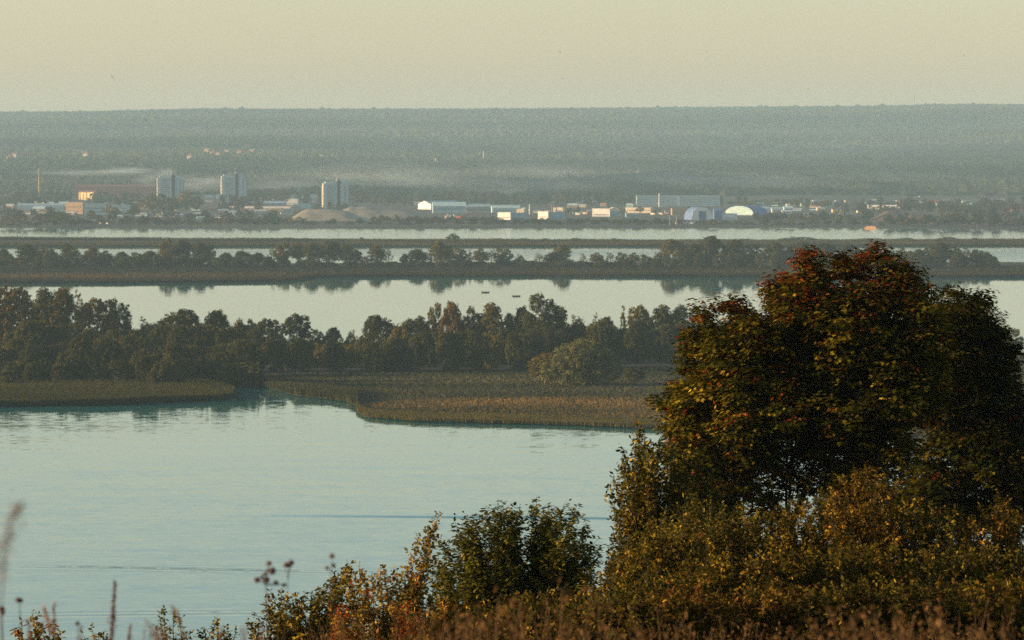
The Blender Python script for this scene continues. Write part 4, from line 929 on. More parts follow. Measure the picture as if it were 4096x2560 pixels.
# parked vehicles near the quay, a pixel or two each
def car(u, v, mat, label):
    p = on_plane(u, v, ZT); o = empty('parked_lorry', (p.x, p.y, ZT), label, 'lorry', 'lorries on the far bank', math.radians(-25))
    MB().box(-3.4, 1.2, -1.2, 1.2, 0.9, 3.2).build('cargo_box', W[mat], o); MB().box(1.4, 3.4, -1.15, 1.15, 0.8, 2.9).build('cab', W['orange'], o)
    for x_ in (-2.4, 2.4):
        for y_ in (-1.25, 1.25): MB().tube([(x_, y_-0.15, 0.5), (x_, y_+0.15, 0.5)], [0.5, 0.5], 8).build('wheel', W['dark'], o)
for u_, v_, m_, lab in [(653, 215.2, 'white', 'bright lit lorry left of a pair below the ochre hall'), (661, 215.2, 'white', 'bright lit lorry right of a pair below the ochre hall'), (810, 218.3, 'yellow', 'yellow lorry on the far bank below the apartment houses'), (825, 218.8, 'cream', 'cream lorry right of the yellow one on the far bank'), (838, 218.8, 'yellow', 'ochre lorry rightmost of three below the four apartment houses'), (578, 215.5, 'cream', 'pale lorry right of the bluish long shed'), (585, 214.5, 'cream', 'pale lorry parked left of the long white hall')]:
    car(u_, v_, m_, lab)

# trees of the town
GT = 'trees of the far bank'
tl = [(110, 206, 13, 215, (2.6,1.6,0.8), 'orange autumn tree beside the shaded end of the brick hall'), (163, 193, 30, 213, MD, 'largest dark tree of the far bank, below the leftmost tower'), (151, 197, 14, 213, OL, 'olive tree on the left flank of the largest dark tree'), (188, 190, 16, 210, (2.2,1.4,0.9), 'tall brownish tree right of the largest dark tree'), (197, 196, 12, 208, DK, 'dark tree right of the tall brownish one'), (53, 191, 22, 205, DK, 'dark broad tree behind the long workshop at left'), (35, 197, 18, 208, DK, 'dark tree left of the broad one behind the workshop'), (8, 196, 26, 208, MD, 'dark tree group crown at the left edge of the far bank'), (62, 212, 32, 227, DK, 'dark shore bush below the brown brick hall'), (20, 216, 40, 227.5, BR, 'brownish shore bush at the left edge of the far bank'), (42, 213, 18, 226, BR, 'brownish bush between two shore bushes at left')]
for u, vt, w, vb, t, lab in tl:
    tree_px('town_wide' if w > 24 else 'town_round', 'town_tree', lab, u, vt, w*1.1, vb, t, GT, zg=ZT if vb < 226 else 1.0)
ADJT = {'town_round': 'round', 'town_tall': 'tall', 'town_wide': 'spreading'}
TONE = {(0.75,0.80,0.85): 'dark', (1,1,1): 'dusky', (1.75,1.45,0.95): 'olive', (1.7,1.15,0.8): 'brownish'}
USEDL = set()
def town_row(u0, u1, n, vt0, vt1, vb, w0, w1, lab, grp, kinds=('town_round','town_tall','town_wide'), tints=(DK, MD, MD, OL), zg=ZT):
    bushy = 'scrub' in lab or 'bush' in lab
    rank = 'behind the roofs' if vb < 206 else 'among the houses' if vb < 214 else 'on the middle bank' if vb < 221 else 'on the lower bank' if vb < 225 else 'on the waterline'
    if u1 <= 310 and vb > 212 and vb < 224: n = int(n*0.5)
    for i in range(n):
        u = u0+(u1-u0)*(i+rr.random())/n; k = rr.choice(kinds); t = rr.choice(tints)
        w = rr.uniform(w0, w1)*(1.5 if k == 'town_wide' else 0.7 if k == 'town_tall' else 1)
        if 194 < vb <= 212 and (71 < u < 100 or 203 < u < 220) and rr.random() < 0.85: continue
        for _t in range(40):
            l2 = f"{ADJT[k]} {TONE.get(t, 'rusty')} {'bush' if bushy else 'tree'} {rank}, {nmark(u, TOWNMARK)}"
            if l2 not in USEDL: break
            k = rr.choice(kinds); t = rr.choice([DK, MD, OL, BR]) if _t > 6 else rr.choice(tints)
            if _t > 20: u += rr.uniform(-6, 6)
        USEDL.add(l2); w = rr.uniform(w0, w1)*(1.5 if k == 'town_wide' else 0.7 if k == 'town_tall' else 1)
        tree_px(k, 'scrub_bush' if bushy else 'town_tree', l2, u, rr.uniform(vt0, vt1), w, vb+rr.uniform(-0.7, 0.7), tuple(x*0.7 for x in t), grp, zg=zg, cat='bush' if bushy else 'tree')
town_row(0, 155, 18, 189, 196, 205, 9, 14, 'dark tree in the belt behind the left works', 'tree belt behind the left works')
town_row(100, 260, 14, 197, 204, 211, 9, 14, 'dark tree between the works under the two left towers', 'trees under the two left towers', tints=(DK, MD, (2.0,1.4,0.9)))
town_row(245, 322, 10, 188, 194, 205, 8, 12, 'dark tree left of the third tower behind the warehouses', 'trees left of the third tower')
town_row(350, 512, 30, 189.5, 196, 205, 8, 13, 'dark tree in the row behind the glowing gable warehouse', 'tree row behind the gable warehouse')
town_row(512, 640, 22, 191, 197.5, 205.5, 8, 12, 'dark tree in the row behind the centre sheds', 'tree row behind the centre sheds')
town_row(720, 800, 12, 195, 201, 206, 8, 13, 'dark tree behind the arched hangars', 'trees behind the hangars')
town_row(795, 925, 17, 196, 203, 208, 8, 13, 'dark tree among the houses right of the hangars', 'trees among the right houses', tints=(DK, MD, OL))
town_row(900, 1030, 18, 195, 203, 210, 10, 16, 'dark brownish tree on the wooded bank at right', 'wooded bank at right', tints=(DK, BR, MD))
town_row(950, 1035, 10, 207, 212, 219, 9, 14, 'dark bush above the low gravel heap at right', 'bushes above the right heap', tints=(DK, BR))
town_row(60, 300, 26, 215, 220, 225.2, 7, 12, 'dark scrub bush on the left part of the waterline', 'scrub on the left waterline', ('town_round','town_wide'), (DK, MD, BR), zg=1.8)
town_row(300, 680, 36, 217.5, 222, 225.2, 6, 10, 'low dark scrub on the bank below the sheds', 'scrub below the sheds', ('town_round','town_wide'), (DK, MD, MD, OL), zg=1.8)
town_row(700, 1030, 30, 218.5, 222.5, 225.6, 6, 10, 'low dark scrub on the bank below the hangars and heaps', 'scrub below the hangars and heaps', ('town_round','town_wide'), (DK, MD, BR), zg=1.8)
town_row(202, 256, 9, 192, 197, 208.5, 8, 12, 'dark tree before the second tower foot', 'trees at the tower feet', tints=(DK, BR, MD))
town_row(150, 200, 6, 192, 198, 209, 9, 12, 'dark tree before the leftmost tower foot', 'trees at the tower feet', tints=(DK, (2.0,1.4,0.9), MD))
town_row(316, 356, 5, 201, 205, 211, 6, 8, 'dark tree before the third tower foot', 'trees at the tower feet', tints=(DK, MD))
town_row(0, 64, 11, 203, 209, 216, 8, 12, 'dusky tree below the long low workshop at the left edge', 'trees under the left workshop', tints=(DK, BR, MD))
town_row(0, 130, 20, 209, 215, 222, 8, 13, 'dusky bush in the rough ground before the brown brick hall', 'bushes before the brick hall', ('town_round','town_wide'), (DK, BR, MD, OL))
town_row(108, 172, 10, 205, 210, 217, 7, 11, 'dark tree before the leftmost tower, left of the glowing kiosk', 'trees left of the kiosk', tints=(DK, MD, (2.0,1.4,0.9)))
town_row(178, 300, 18, 209, 213, 219, 7, 11, 'dark bush between the glowing kiosk and the sand heaps', 'bushes right of the kiosk', ('town_round','town_wide'), (DK, MD, DK))
town_row(130, 300, 22, 213, 218, 223, 7, 11, 'low dark scrub on the rough bank left of the sand heaps', 'scrub left of the sand heaps', ('town_round','town_wide'), (DK, MD, DK, BR))
town_row(372, 500, 20, 214, 218, 222.5, 6, 10, 'low dark scrub along the bank below the glowing gable warehouse', 'scrub under the gable warehouse', ('town_round','town_wide'), (DK, MD, DK))
town_row(500, 690, 24, 217.5, 220, 223.5, 6, 9, 'low dark scrub right below the cream and bluish sheds', 'scrub under the sheds', ('town_round','town_wide'), (DK, MD, DK))
town_row(755, 870, 18, 210, 215, 221, 7, 11, 'dusky bush below the cottages right of the hangars', 'bushes under the cottages', ('town_round','town_wide'), (DK, MD, OL))
town_row(845, 1030, 24, 200, 207, 213, 8, 13, 'dusky tree above the gravel heaps at right', 'trees above the gravel heaps', ('town_round','town_tall','town_wide'), (DK, BR, MD))
town_row(880, 1035, 16, 212, 217, 225.5, 9, 13, 'dark bush on the low bank by the right gravel heap', 'bushes by the right gravel heap', ('town_round','town_wide'), (DK, BR, MD))
town_row(0, 130, 14, 180, 187, 195, 10, 15, 'hazy tree behind the sunlit ochre house, far left', 'hazy trees behind the ochre house', tints=(MD, BR))
town_row(560, 690, 10, 206, 209, 213.5, 6, 9, 'small dark tree between the sheds at centre right', 'small trees between the sheds')

# ------------------------------------------------------------------ rowing boats with anglers
M_SKIN = noise_mat('skin', (0.40, 0.22, 0.15), (0.5, 0.3, 0.2), 4)
M_HULL = noise_mat('boat_paint', (0.035, 0.045, 0.06), (0.06, 0.07, 0.09), 3, 0.5)
M_COAT = {c: noise_mat(c+'_clothing', a, tuple(x*1.3 for x in a), 6, 0.9) for c, a in [('orange', (0.40, 0.14, 0.03)), ('navy', (0.03, 0.035, 0.06)), ('brown', (0.10, 0.05, 0.03)), ('grey', (0.06, 0.07, 0.07))]}
def skin_mesh(name, mat, joints, edges, parent, loc, rz, top=False, label=None):
    me = bpy.data.meshes.new(name); me.from_pydata([j[0] for j in joints], edges, []); me.update()
    o = link(name, me, mat); o.location = loc; o.rotation_euler = (0, 0, rz)
    if parent: o.parent = parent
    mod = o.modifiers.new('skin', 'SKIN')
    for i, j in enumerate(joints): me.skin_vertices[0].data[i].radius = (j[1], j[1]); me.skin_vertices[0].data[i].use_root = (i == 0)
    s = o.modifiers.new('sub', 'SUBSURF'); s.levels = 1; s.render_levels = 1
    return o
def angler(loc, rz, coat, label):
    J = [((0,0,0.0),0.15), ((0.02,0,0.25),0.14), ((0.0,0,0.45),0.16), ((0,0,0.58),0.06), ((0.02,0,0.68),0.09), ((0.03,0,0.80),0.085),
         ((0,0.20,0.47),0.06), ((0.10,0.26,0.22),0.05), ((0.34,0.20,0.20),0.04), ((0.42,0.18,0.20),0.035),
         ((0,-0.20,0.47),0.06), ((0.10,-0.26,0.22),0.05), ((0.34,-0.20,0.20),0.04), ((0.42,-0.18,0.20),0.035),
         ((0.05,0.10,0.0),0.10), ((0.45,0.13,0.08),0.075), ((0.50,0.13,-0.32),0.055), ((0.62,0.13,-0.36),0.045),
         ((0.05,-0.10,0.0),0.10), ((0.45,-0.13,0.08),0.075), ((0.50,-0.13,-0.32),0.055), ((0.62,-0.13,-0.36),0.045)]
    E = [(0,1),(1,2),(2,3),(3,4),(4,5),(2,6),(6,7),(7,8),(8,9),(2,10),(10,11),(11,12),(12,13),(0,14),(14,15),(15,16),(16,17),(0,18),(18,19),(19,20),(20,21)]
    o = skin_mesh('person', M_COAT[coat], J, E, None, loc, rz)
    tag(o, label, 'person', 'anglers in the boats')
    MB().ell((0.03, 0, 0.74), (0.085, 0.075, 0.11)).build('head', M_SKIN, o, True)
    MB().ell((0.02, 0, 0.80), (0.11, 0.10, 0.07)).build('cap', M_COAT['navy'], o, True)
    return o
def rowboat(u, v, rz, label, Lb=4.6):
    p = on_plane(u, v); o = empty('rowing_boat', (p.x, p.y, 0), label, 'boat', 'rowing boats', rz)
    st = []
    for i in range(9):
        t = i/8; x = -Lb/2+Lb*t; wdt = 0.78*(1-(max(0, t-0.35)/0.68)**2.4)*(0.9+0.1*min(1, t*3)); zt = 0.42+0.28*max(0, t-0.4)**1.5*2+0.06*(1-t)
        st.append([(x, -wdt, zt), (x, -wdt*0.72, -0.02), (x, 0, -0.14+0.3*max(0, t-0.75)), (x, wdt*0.72, -0.02), (x, wdt, zt), (x, wdt-0.05, zt), (x, wdt*0.66, 0.05), (x, 0, 0.02+0.3*max(0, t-0.75)), (x, -wdt*0.66, 0.05), (x, -wdt+0.05, zt)])
    mb = MB(); mb.v = [q for s_ in st for q in s_]
    for i in range(8):
        for k in range(10): mb.f.append((i*10+k, i*10+(k+1) % 10, (i+1)*10+(k+1) % 10, (i+1)*10+k))
    mb.f.append(tuple(range(10))); mb.f.append(tuple(range(89, 79, -1)))
    mb.build('hull', M_HULL, o)
    for x_ in (-1.35, 0.25): MB().box(x_-0.14, x_+0.14, -0.66, 0.66, 0.30, 0.34).build('bench', M_BARK, o)
    mt_ = MB().box(-Lb/2-0.28, -Lb/2-0.02, -0.14, 0.14, 0.35, 0.95).build('outboard_motor', M_COAT['grey'], o)
    MB().tube([(-Lb/2-0.15, 0, 0.4), (-Lb/2-0.15, 0, -0.4)], [0.06, 0.05], 6).build('shaft', M_COAT['grey'], mt_)
    return o, p
o, p = rowboat(485.5, 292.6, 0.08, 'dark rowing boat with an orange clad angler at its left end')
angler((p.x-1.35, p.y-0.1, 0.46), 0.2, 'orange', 'person in orange sitting at the left end of the left boat')
angler((p.x+0.25, p.y+0.0, 0.46), 2.9, 'navy', 'person in dark clothes sitting in the middle of the left boat')
o, p = rowboat(516.5, 296.4, -0.06, 'darker rowing boat to the right and nearer, one angler upright amidships')
angler((p.x-1.35, p.y+0.08, 0.46), 0.1, 'grey', 'person in grey sitting at the left part of the right boat')
angler((p.x+0.25, p.y+0.0, 0.46), 3.0, 'brown', 'person in brown sitting in the middle of the right boat')

# ------------------------------------------------------------------ birds
M_BIRD = noise_mat('dark_feathers', (0.03, 0.03, 0.03), (0.07, 0.06, 0.055), 8)
def bird(u, v, y, label, bank, s=1.0):
    p = at_y(u, v, y); mb = MB()
    prof = [(-0.32, 0.01, 0.0), (-0.22, 0.05, 0.01), (-0.05, 0.085, 0.0), (0.12, 0.07, 0.0), (0.22, 0.045, 0.03), (0.28, 0.045, 0.04), (0.36, 0.006, 0.035)]
    mb.tube([(x, 0, z) for x, r_, z in prof], [r_ for x, r_, z in prof], 7)
    for sg in (-1, 1):
        a = [(0.12, sg*0.05, 0.03), (0.16, sg*0.32, 0.16), (0.02, sg*0.70, 0.10), (-0.06, sg*0.68, 0.10), (-0.02, sg*0.3, 0.15), (-0.10, sg*0.05, 0.02)]
        n = len(mb.v); mb.v += a + [(x, yy, z-0.015) for x, yy, z in a]
        mb.f += [tuple(range(n, n+6)), tuple(range(n+11, n+5, -1))] + [(n+i, n+6+i, n+6+(i+1) % 6, n+(i+1) % 6) for i in range(6)]
    mb.tube([(-0.30, 0, 0), (-0.46, 0, 0.01)], [0.02, 0.06], 4)
    o = mb.build('bird', M_BIRD); o.location = p; o.rotation_euler = (bank, 0.1, random.uniform(-1, 1)+1.4); o.scale = (s,)*3
    tag(o, label, 'bird', 'birds over the river')
bird(559.6, 52, 1500, 'dark bird in the sky near the top centre, upper of two', 0.3, 1.2)
bird(562.6, 78.7, 1700, 'dark bird with bent wings below the other one near the centre of the sky', 0.1, 1.2)
bird(706.5, 50.4, 1900, 'small dark bird alone in the sky right of centre', 1.2, 1.1)
bird(963.5, 55.5, 1800, 'small dark bird at the upper right of the sky', 0.9, 1.1)
bird(112, 76.6, 1500, 'small dark bird low in the left sky', 1.0, 1.2)
bird(145.3, 120.3, 1500, 'dark bird against the hill at left just below the skyline', 0.6, 1.2)
bird(544, 187.5, 1500, 'tiny dark bird against the town trees near the centre', 0.5, 0.9)

# ------------------------------------------------------------------ foreground plants
MAPLE = np.array([(0,0),(-.10,.38),(.22,.26),(.38,.58),(.52,.24),(1,0),(.52,-.24),(.38,-.58),(.22,-.26),(-.10,-.38)])
OVAL = np.array([(0,0),(.35,.26),(.75,.19),(1,0),(.75,-.19),(.35,-.26)])
NARROW = OVAL*np.array([1, 0.55])
def leaves_mesh(name, C, N, D, size, shape, cols, fold=0.25, r=rng):
    N = N/np.linalg.norm(N, axis=1)[:, None]
    t = D-(D*N).sum(1)[:, None]*N; t /= np.linalg.norm(t, axis=1)[:, None]+1e-9
    b = np.cross(N, t); s = size[:, None, None]
    S = shape
    V = C[:, None, :] + s*(S[None, :, 0:1]*t[:, None, :]+S[None, :, 1:2]*b[:, None, :] - (np.abs(S[None, :, 1:2])*fold+S[None, :, 0:1]**2*0.18)*N[:, None, :])
    return np_mesh(name, V, len(S), cols)
def pal(n, cols, w, r):
    w = np.array(w, float); i = r.choice(len(cols), n, p=w/w.sum()); return np.array(cols, float)[i]*r.uniform(0.75, 1.25, (n, 1))

def maple(label, base, lobes_px, y0, depth, leaf, per_m2, seed, redness, name='maple_tree', forks=None, nlimb=34):
    r = np.random.default_rng(seed); m = px(y0)
    L = []
    for (u, v, rp) in lobes_px:
        p = at_y(u, v, y0); R = rp*m
        R *= 1.06
        k = 1 if rp < 17 else 3
        for j in range(k):
            dy = r.normal(0, depth*(0.28 if k == 1 else 0.55)) if k == 1 else [-1, 0, 1][j]*depth*0.62+r.normal(0, 0.3)
            L.append((p.x, y0+dy, p.z-abs(dy)*0.08, R*(1 if j in (0, 1) or k == 1 else 0.9)))
    L = np.array(L); root = empty(name, base, label, 'tree')
    B = np.array(base)
    Cs, Ns, Ds, Ss, Ks = [], [], [], [], []
    TW = []
    x0, x1 = L[:, 0].min(), L[:, 0].max(); z0, z1 = L[:, 2].min(), L[:, 2].max()
    for (cx_, cy_, cz_, R) in L:
        thin = 1.0 if at_y(512, 436, y0).z < cz_ else 0.85
        nsp = max(3, int(per_m2*R*R*3.0*thin))
        d = rand_dirs(nsp, r); d[:, 2] = d[:, 2]*0.9+0.12
        rad = R*r.uniform(0.25, 1.0, nsp)**0.5*(1+0.38*r.random(nsp)*(r.random(nsp) < 0.22))
        pc = np.stack([cx_+d[:, 0]*rad, cy_+d[:, 1]*rad, cz_+d[:, 2]*rad*0.95], -1)
        for i in range(nsp):
            # a flat tier of leaves around a twig end
            c = pc[i]; out = c-np.array([cx_, cy_, cz_-0.4*R]); out /= np.linalg.norm(out)+1e-6
            k = int(r.integers(11, 18)); a = r.uniform(0, 6.28, k); q = r.uniform(0.05, 0.24, k)
            ax = np.stack([np.cos(a), np.sin(a), np.zeros(k)], -1)
            P = c+ax*q[:, None]+np.stack([np.zeros(k), np.zeros(k), r.normal(0, 0.035, k)-q*0.15], -1)+out[None]*r.uniform(-0.15, 0.1, (k, 1))
            Nn = np.array([0, 0, 1.0])+out*0.55+r.normal(0, 0.33, (k, 3))
            Cs.append(P); Ns.append(Nn); Ds.append(ax+out[None]*0.4+np.array([0, 0, -0.25])); Ss.append(leaf*r.uniform(0.7, 1.2, k))
            hgt = (c[2]-z0)/(z1-z0); outer = rad[i]/R; lf = 1-(c[0]-x0)/(x1-x0)
            pr_ = redness*np.clip((hgt-0.72)*3.0, 0, 0.85)*outer*(0.55+0.6*lf)+0.03*redness
            Ks.append(np.full(k, pr_+0.12*(r.random() < 0.10)))
        if r.random() < 0.75 and abs(cy_-y0) < depth*0.9:
            TW.append([(cx_, cy_, cz_-R*0.3), (cx_+r.normal(0, R*0.4), cy_, cz_+R*0.8)])
    C = np.concatenate(Cs); N = np.concatenate(Ns); D = np.concatenate(Ds); S = np.concatenate(Ss); K = np.concatenate(Ks)
    n = len(C); rep = np.array([len(q_) for q_ in Ks]); ns_ = len(rep)
    base_pal = [(0.026, 0.031, 0.006), (0.048, 0.048, 0.008), (0.015, 0.018, 0.004), (0.11, 0.08, 0.011), (0.055, 0.032, 0.006)] if redness < 0.5 else [(0.040, 0.044, 0.006), (0.095, 0.082, 0.009), (0.020, 0.023, 0.004), (0.23, 0.165, 0.016), (0.085, 0.045, 0.007)]
    c = np.repeat(pal(ns_, base_pal, [5, 4, 4, 1.2, 1.0], r), rep, axis=0)*r.uniform(0.7, 1.3, (n, 1))
    hot = r.random(n) < 0.02; c[hot] = c[hot]*3+np.array([0.10, 0.07, 0.0])
    kk = np.array([q_[0] for q_ in Ks]); rs = np.repeat(r.random(ns_) < kk*1.15, rep)
    isr = rs & (r.random(n) < 0.85); nr = int(isr.sum())
    if nr: c[isr] = np.repeat(pal(ns_, [(0.17, 0.030, 0.009), (0.24, 0.075, 0.012), (0.09, 0.018, 0.007), (0.12, 0.05, 0.010)], [4, 3, 3, 3], r), rep, axis=0)[isr]*r.uniform(0.7, 1.3, (nr, 1))
    me = leaves_mesh('crown', C-B, N, D, S, MAPLE, c, 0.22, r)
    link('crown', me, M_LEAF, root)
    # trunk and limbs fanning into the crown
    fork = Vector(base)+Vector((0, 0, 0)); tr = MB()
    fx, fz = forks
    fk = Vector((fx, y0, fz))
    tr.tube([Vector(base)-Vector((0, 0, 0.6)), Vector(base).lerp(fk, 0.5)+Vector((0.1, 0, 0)), fk], [0.26, 0.2, 0.17], 8)
    idx = list(range(len(L))); r.shuffle(idx)
    for i in idx[:13]:
        tgt = Vector(L[i][:3]); st_ = fk+Vector((r.uniform(-0.12, 0.12), r.uniform(-0.12, 0.12), r.uniform(-0.3, 0.1)))
        mid_ = st_.lerp(tgt, 0.45)+Vector(((st_.x-tgt.x)*0.10, 0, abs(tgt.x-st_.x)*0.18+0.1))
        q1 = st_.lerp(mid_, 0.5)+Vector((r.normal(0, 0.06), r.normal(0, 0.06), 0.12))
        r0_ = r.uniform(0.022, 0.05)
        tr.tube([st_, q1, mid_, mid_.lerp(tgt, 0.5)+Vector((r.normal(0, 0.1), 0, 0)), tgt], [r0_, r0_*0.8, r0_*0.6, r0_*0.38, 0.012], 6)
    for mb_, nm in ((tr, 'trunk'),):
        mb_.v = [tuple(Vector(q)-Vector(base)) for q in mb_.v]
        mb_.build(nm, M_BARK, root)
    return root, n
Y1 = 95.0
lobes1 = [(808,250,9),(806,258,12),(842,258,9),(866,256,10),(882,246,7),(896,262,12),(812,270,16),(800,276,14),(842,268,16),(862,266,14),(881,253,9),(884,270,16),(903,272,14),(896,290,22),(790,286,17),(770,283,10),(775,298,14),(792,310,24),(822,300,26),(858,300,26),(830,325,30),(868,325,30),
 (703,308,12),(722,302,11),(735,305,12),(690,330,10),(694,345,14),(690,365,14),(745,320,17),(706,328,14),(722,345,24),(757,338,26),(700,350,11),(736,372,32),(785,355,34),(835,355,38),(885,345,34),(708,380,18),
 (681,384,11),(688,398,18),(664,402,11),(674,420,15),(700,420,24),(738,415,32),(785,400,38),(840,400,40),(890,395,34),(680,442,17),(706,452,22),(742,450,24),(705,478,20),(680,470,15),(740,482,18),(818,436,26),(856,436,26),(770,440,14),(838,470,20),(866,470,20),(888,440,22),(912,302,17),(920,330,22),(914,362,24),(922,388,24),(846,495,18),(800,455,9),(765,468,9),(722,500,18),(880,500,20),(690,500,18),(812,485,13),(757,505,14),(778,478,14),(795,490,14),(775,455,15),(790,468,13),(805,472,14),(822,458,15),(768,492,13),(808,448,15),(785,448,12),(828,482,13),(830,505,16),(740,465,16),(760,450,18),(800,440,14),(670,455,14),(695,485,14),(720,520,18),(780,510,14),(858,515,18),(890,455,16),(905,440,12),(850,462,14)]
base1 = (at_y(787, 520, Y1).x, Y1, float(near_z(8, Y1)))
f1 = at_y(789, 528, Y1)
maple('big maple with fiery red top and yellow green left side, spreading from several stems', base1, lobes1, Y1, 2.2, 0.105, 92.0, 5, 1.0, forks=(f1.x, f1.z))
Y2 = 104.0
lobes2 = [(918,290,14),(930,292,11),(950,284,7),(948,290,8),(987,294,8),(947,303,12),(966,300,12),(985,300,11),(970,320,24),(940,322,24),(988,330,16),(1003,330,9),(915,335,20),(982,358,24),(948,356,30),(915,370,28),(1000,378,19),(962,392,32),(1006,404,24),(925,405,26),(988,432,28),(955,432,24),(1016,450,18),(932,440,15),(962,472,20),(1000,475,24),(925,478,22),(945,498,22),(990,505,24),(1025,490,20),(905,497,18),(1022,420,18),(918,455,14),(940,462,16),(985,455,22),(1018,478,18),(958,515,20),(1005,515,20),(925,515,18),(975,340,26),(1012,345,10),(1000,355,16)]
base2 = (at_y(965, 520, Y2).x, Y2, float(near_z(12, Y2)))
f2 = at_y(964, 498, Y2)
maple('darker green maple behind and right of the red topped one', base2, lobes2, Y2, 2.0, 0.105, 84.0, 6, 0.05, forks=(f2.x, f2.z))

def shrub(name, label, u, y, tips, leaf, shape, cols, w, seed, twigs=16, tw_len=0.45, per=11, cat='shrub', group=None, r0=0.02, tier=0.3, start=0.3, bare=False):
    """stems arch from one foot to each tip (u, v, dy); twigs and leaves grow along them"""
    r = np.random.default_rng(seed); bx = at_y(u, 400, y).x; bz = float(near_z(bx, y)); B = Vector((bx, y, bz))
    root = empty(name, B, label, cat, group); wood = MB(); Cs, Ns, Ds, Ss = [], [], [], []
    for (tu, tv, dy) in tips:
        T = at_y(tu, tv, y+dy); S0 = B+Vector((r.uniform(-0.3, 0.3)+(T.x-B.x)*0.25, r.uniform(-0.3, 0.3), 0))
        Cc = Vector((S0.x+(T.x-S0.x)*0.35, S0.y+(T.y-S0.y)*0.4, S0.z+(T.z-S0.z)*0.65))
        pts = [S0.lerp(Cc, t).lerp(Cc.lerp(T, t), t) for t in np.linspace(0, 1, 8)]
        wood.tube([p_-B for p_ in pts], [r0*(1-0.85*i/7) for i in range(8)], 5)
        L_ = sum((pts[i+1]-pts[i]).length for i in range(7))
        nt = max(6, int(twigs*2.5*L_/2.5))
        for j in range(nt):
            t = start+(1-start)*((j+r.random())/nt); f_ = t*7; i0 = min(6, int(f_)); p0 = pts[i0].lerp(pts[i0+1], f_-i0)
            dr = (pts[i0+1]-pts[i0]).normalized()
            a = r.uniform(0, 6.28); side = Vector((math.cos(a), math.sin(a)*1.0, r.uniform(-0.1, 0.5)))
            if j >= nt-2: side = dr*2
            td = (dr*0.55+side*0.9).normalized(); ln = tw_len*(1.15-0.75*t)*r.uniform(0.6, 1.3)
            p1 = p0+td*ln
            wood.tube([p0-B, p0.lerp(p1, 0.5)-B+Vector((0, 0, 0.01)), p1-B], [r0*0.25, r0*0.18, r0*0.08], 3)
            k = max(4, int((2.2 if leaf < 0.07 else 1.6)*per*ln/tw_len)); q = (np.arange(k)+r.random(k))/k
            P = np.array(p0)[None]+np.array(td)[None]*(ln*q)[:, None]+r.normal(0, leaf*0.25, (k, 3))
            sd_ = r.normal(0, 1, (k, 3)); D_ = sd_+np.array(td)[None]*0.8+np.array([0, 0, -0.35])
            Cs.append(P); Ds.append(D_); Ns.append(np.array([0, 0, 1.0])*(1.0 if tier > 0.5 else 0.6)+r.normal(0, 0.55 if tier < 0.5 else 0.3, (k, 3))); Ss.append(leaf*r.uniform(0.6, 1.25, k))
    C = np.concatenate(Cs); n = len(C); rep = np.array([len(q_) for q_ in Cs])
    lc = np.repeat(pal(len(rep), cols, w, r), rep, axis=0)*r.uniform(0.65, 1.35, (n, 1)); sw = r.random(n) < 0.18; lc[sw] = pal(int(sw.sum()), cols, w, r)
    me = leaves_mesh('foliage', C-np.array(B), np.concatenate(Ns), np.concatenate(Ds), np.concatenate(Ss), shape, lc, 0.25, r)
    fo = link('foliage', me, M_LEAF, root); wood.build('branches', M_BARK, root)
    if group: fo.color = random.choice([(1.0,0.95,1.0,1), (1.0,0.82,0.9,1), (0.7,0.72,0.8,1), (0.85,0.8,0.8,1), (1.15,1.05,0.9,1)])
    return root
YG = [(0.075,0.068,0.011),(0.16,0.125,0.016),(0.040,0.040,0.008),(0.36,0.25,0.032),(0.13,0.070,0.017)]
GD = [(0.085,0.092,0.014),(0.15,0.14,0.018),(0.048,0.054,0.010),(0.26,0.20,0.025)]
RD = [(0.19,0.095,0.022),(0.19,0.135,0.022),(0.11,0.095,0.018),(0.36,0.24,0.04),(0.28,0.06,0.018)]
def fan(u0, u1, outline, n, seed, dy=1.2, jit=4, low=None):
    """tips below a crown outline [(u,v)..]; some deeper inside"""
    r = random.Random(seed); out = []
    for i in range(n):
        u = u0+(u1-u0)*(i+r.random())/n; v = np.interp(u, [o[0] for o in outline], [o[1] for o in outline])
        out.append((u, v+abs(r.gauss(0, jit)), r.uniform(-dy, dy)))
        out.append((u+r.uniform(-8, 8), v+r.uniform(12, 45), r.uniform(-dy, dy)))
        out.append((u+r.uniform(-8, 8), v+r.uniform(25, 85), r.uniform(-dy, dy)))
    return out
# middle ash bush with tiered sprays
shrub('ash_sapling', 'dark green bush with layered sprays standing against the water at centre', 515, 76, fan(440, 606, [(425,575),(440,545),(447,528),(462,528),(475,519),(487,512),(500,509),(512,514),(520,512),(530,504),(536,500),(545,512),(556,510),(562,508),(574,508),(585,530),(600,555),(606,590)], 17, 1, 1.3, 2.5), 0.105, OVAL, GD, [5,4,3,0.7], 101, 26, 0.5, 15, tier=0.9, start=0.25)
shrub('ash_sapling', 'small green sapling with layered sprays left of the central bush', 446, 74, fan(424, 470, [(424,585),(433,565),(440,558),(450,566),(470,580)], 5, 2, 0.8, 3), 0.095, OVAL, GD, [5,4,2,1], 102, 14, 0.4, 12, tier=0.9)
shrub('autumn_shrub', 'yellow and reddish shrub with one long leafy shoot pointing up right', 392, 70, fan(345, 432, [(335,600),(345,566),(352,560),(362,575),(380,572),(393,570),(410,575),(432,600)], 12, 3, 0.9, 3)+[(438,517,0.2),(431,532,0.1),(427,556,-0.2),(428,572,0.3),(418,540,0.1)], 0.085, OVAL, RD, [2,4.5,4,2,0.35], 103, 13, 0.34, 11)
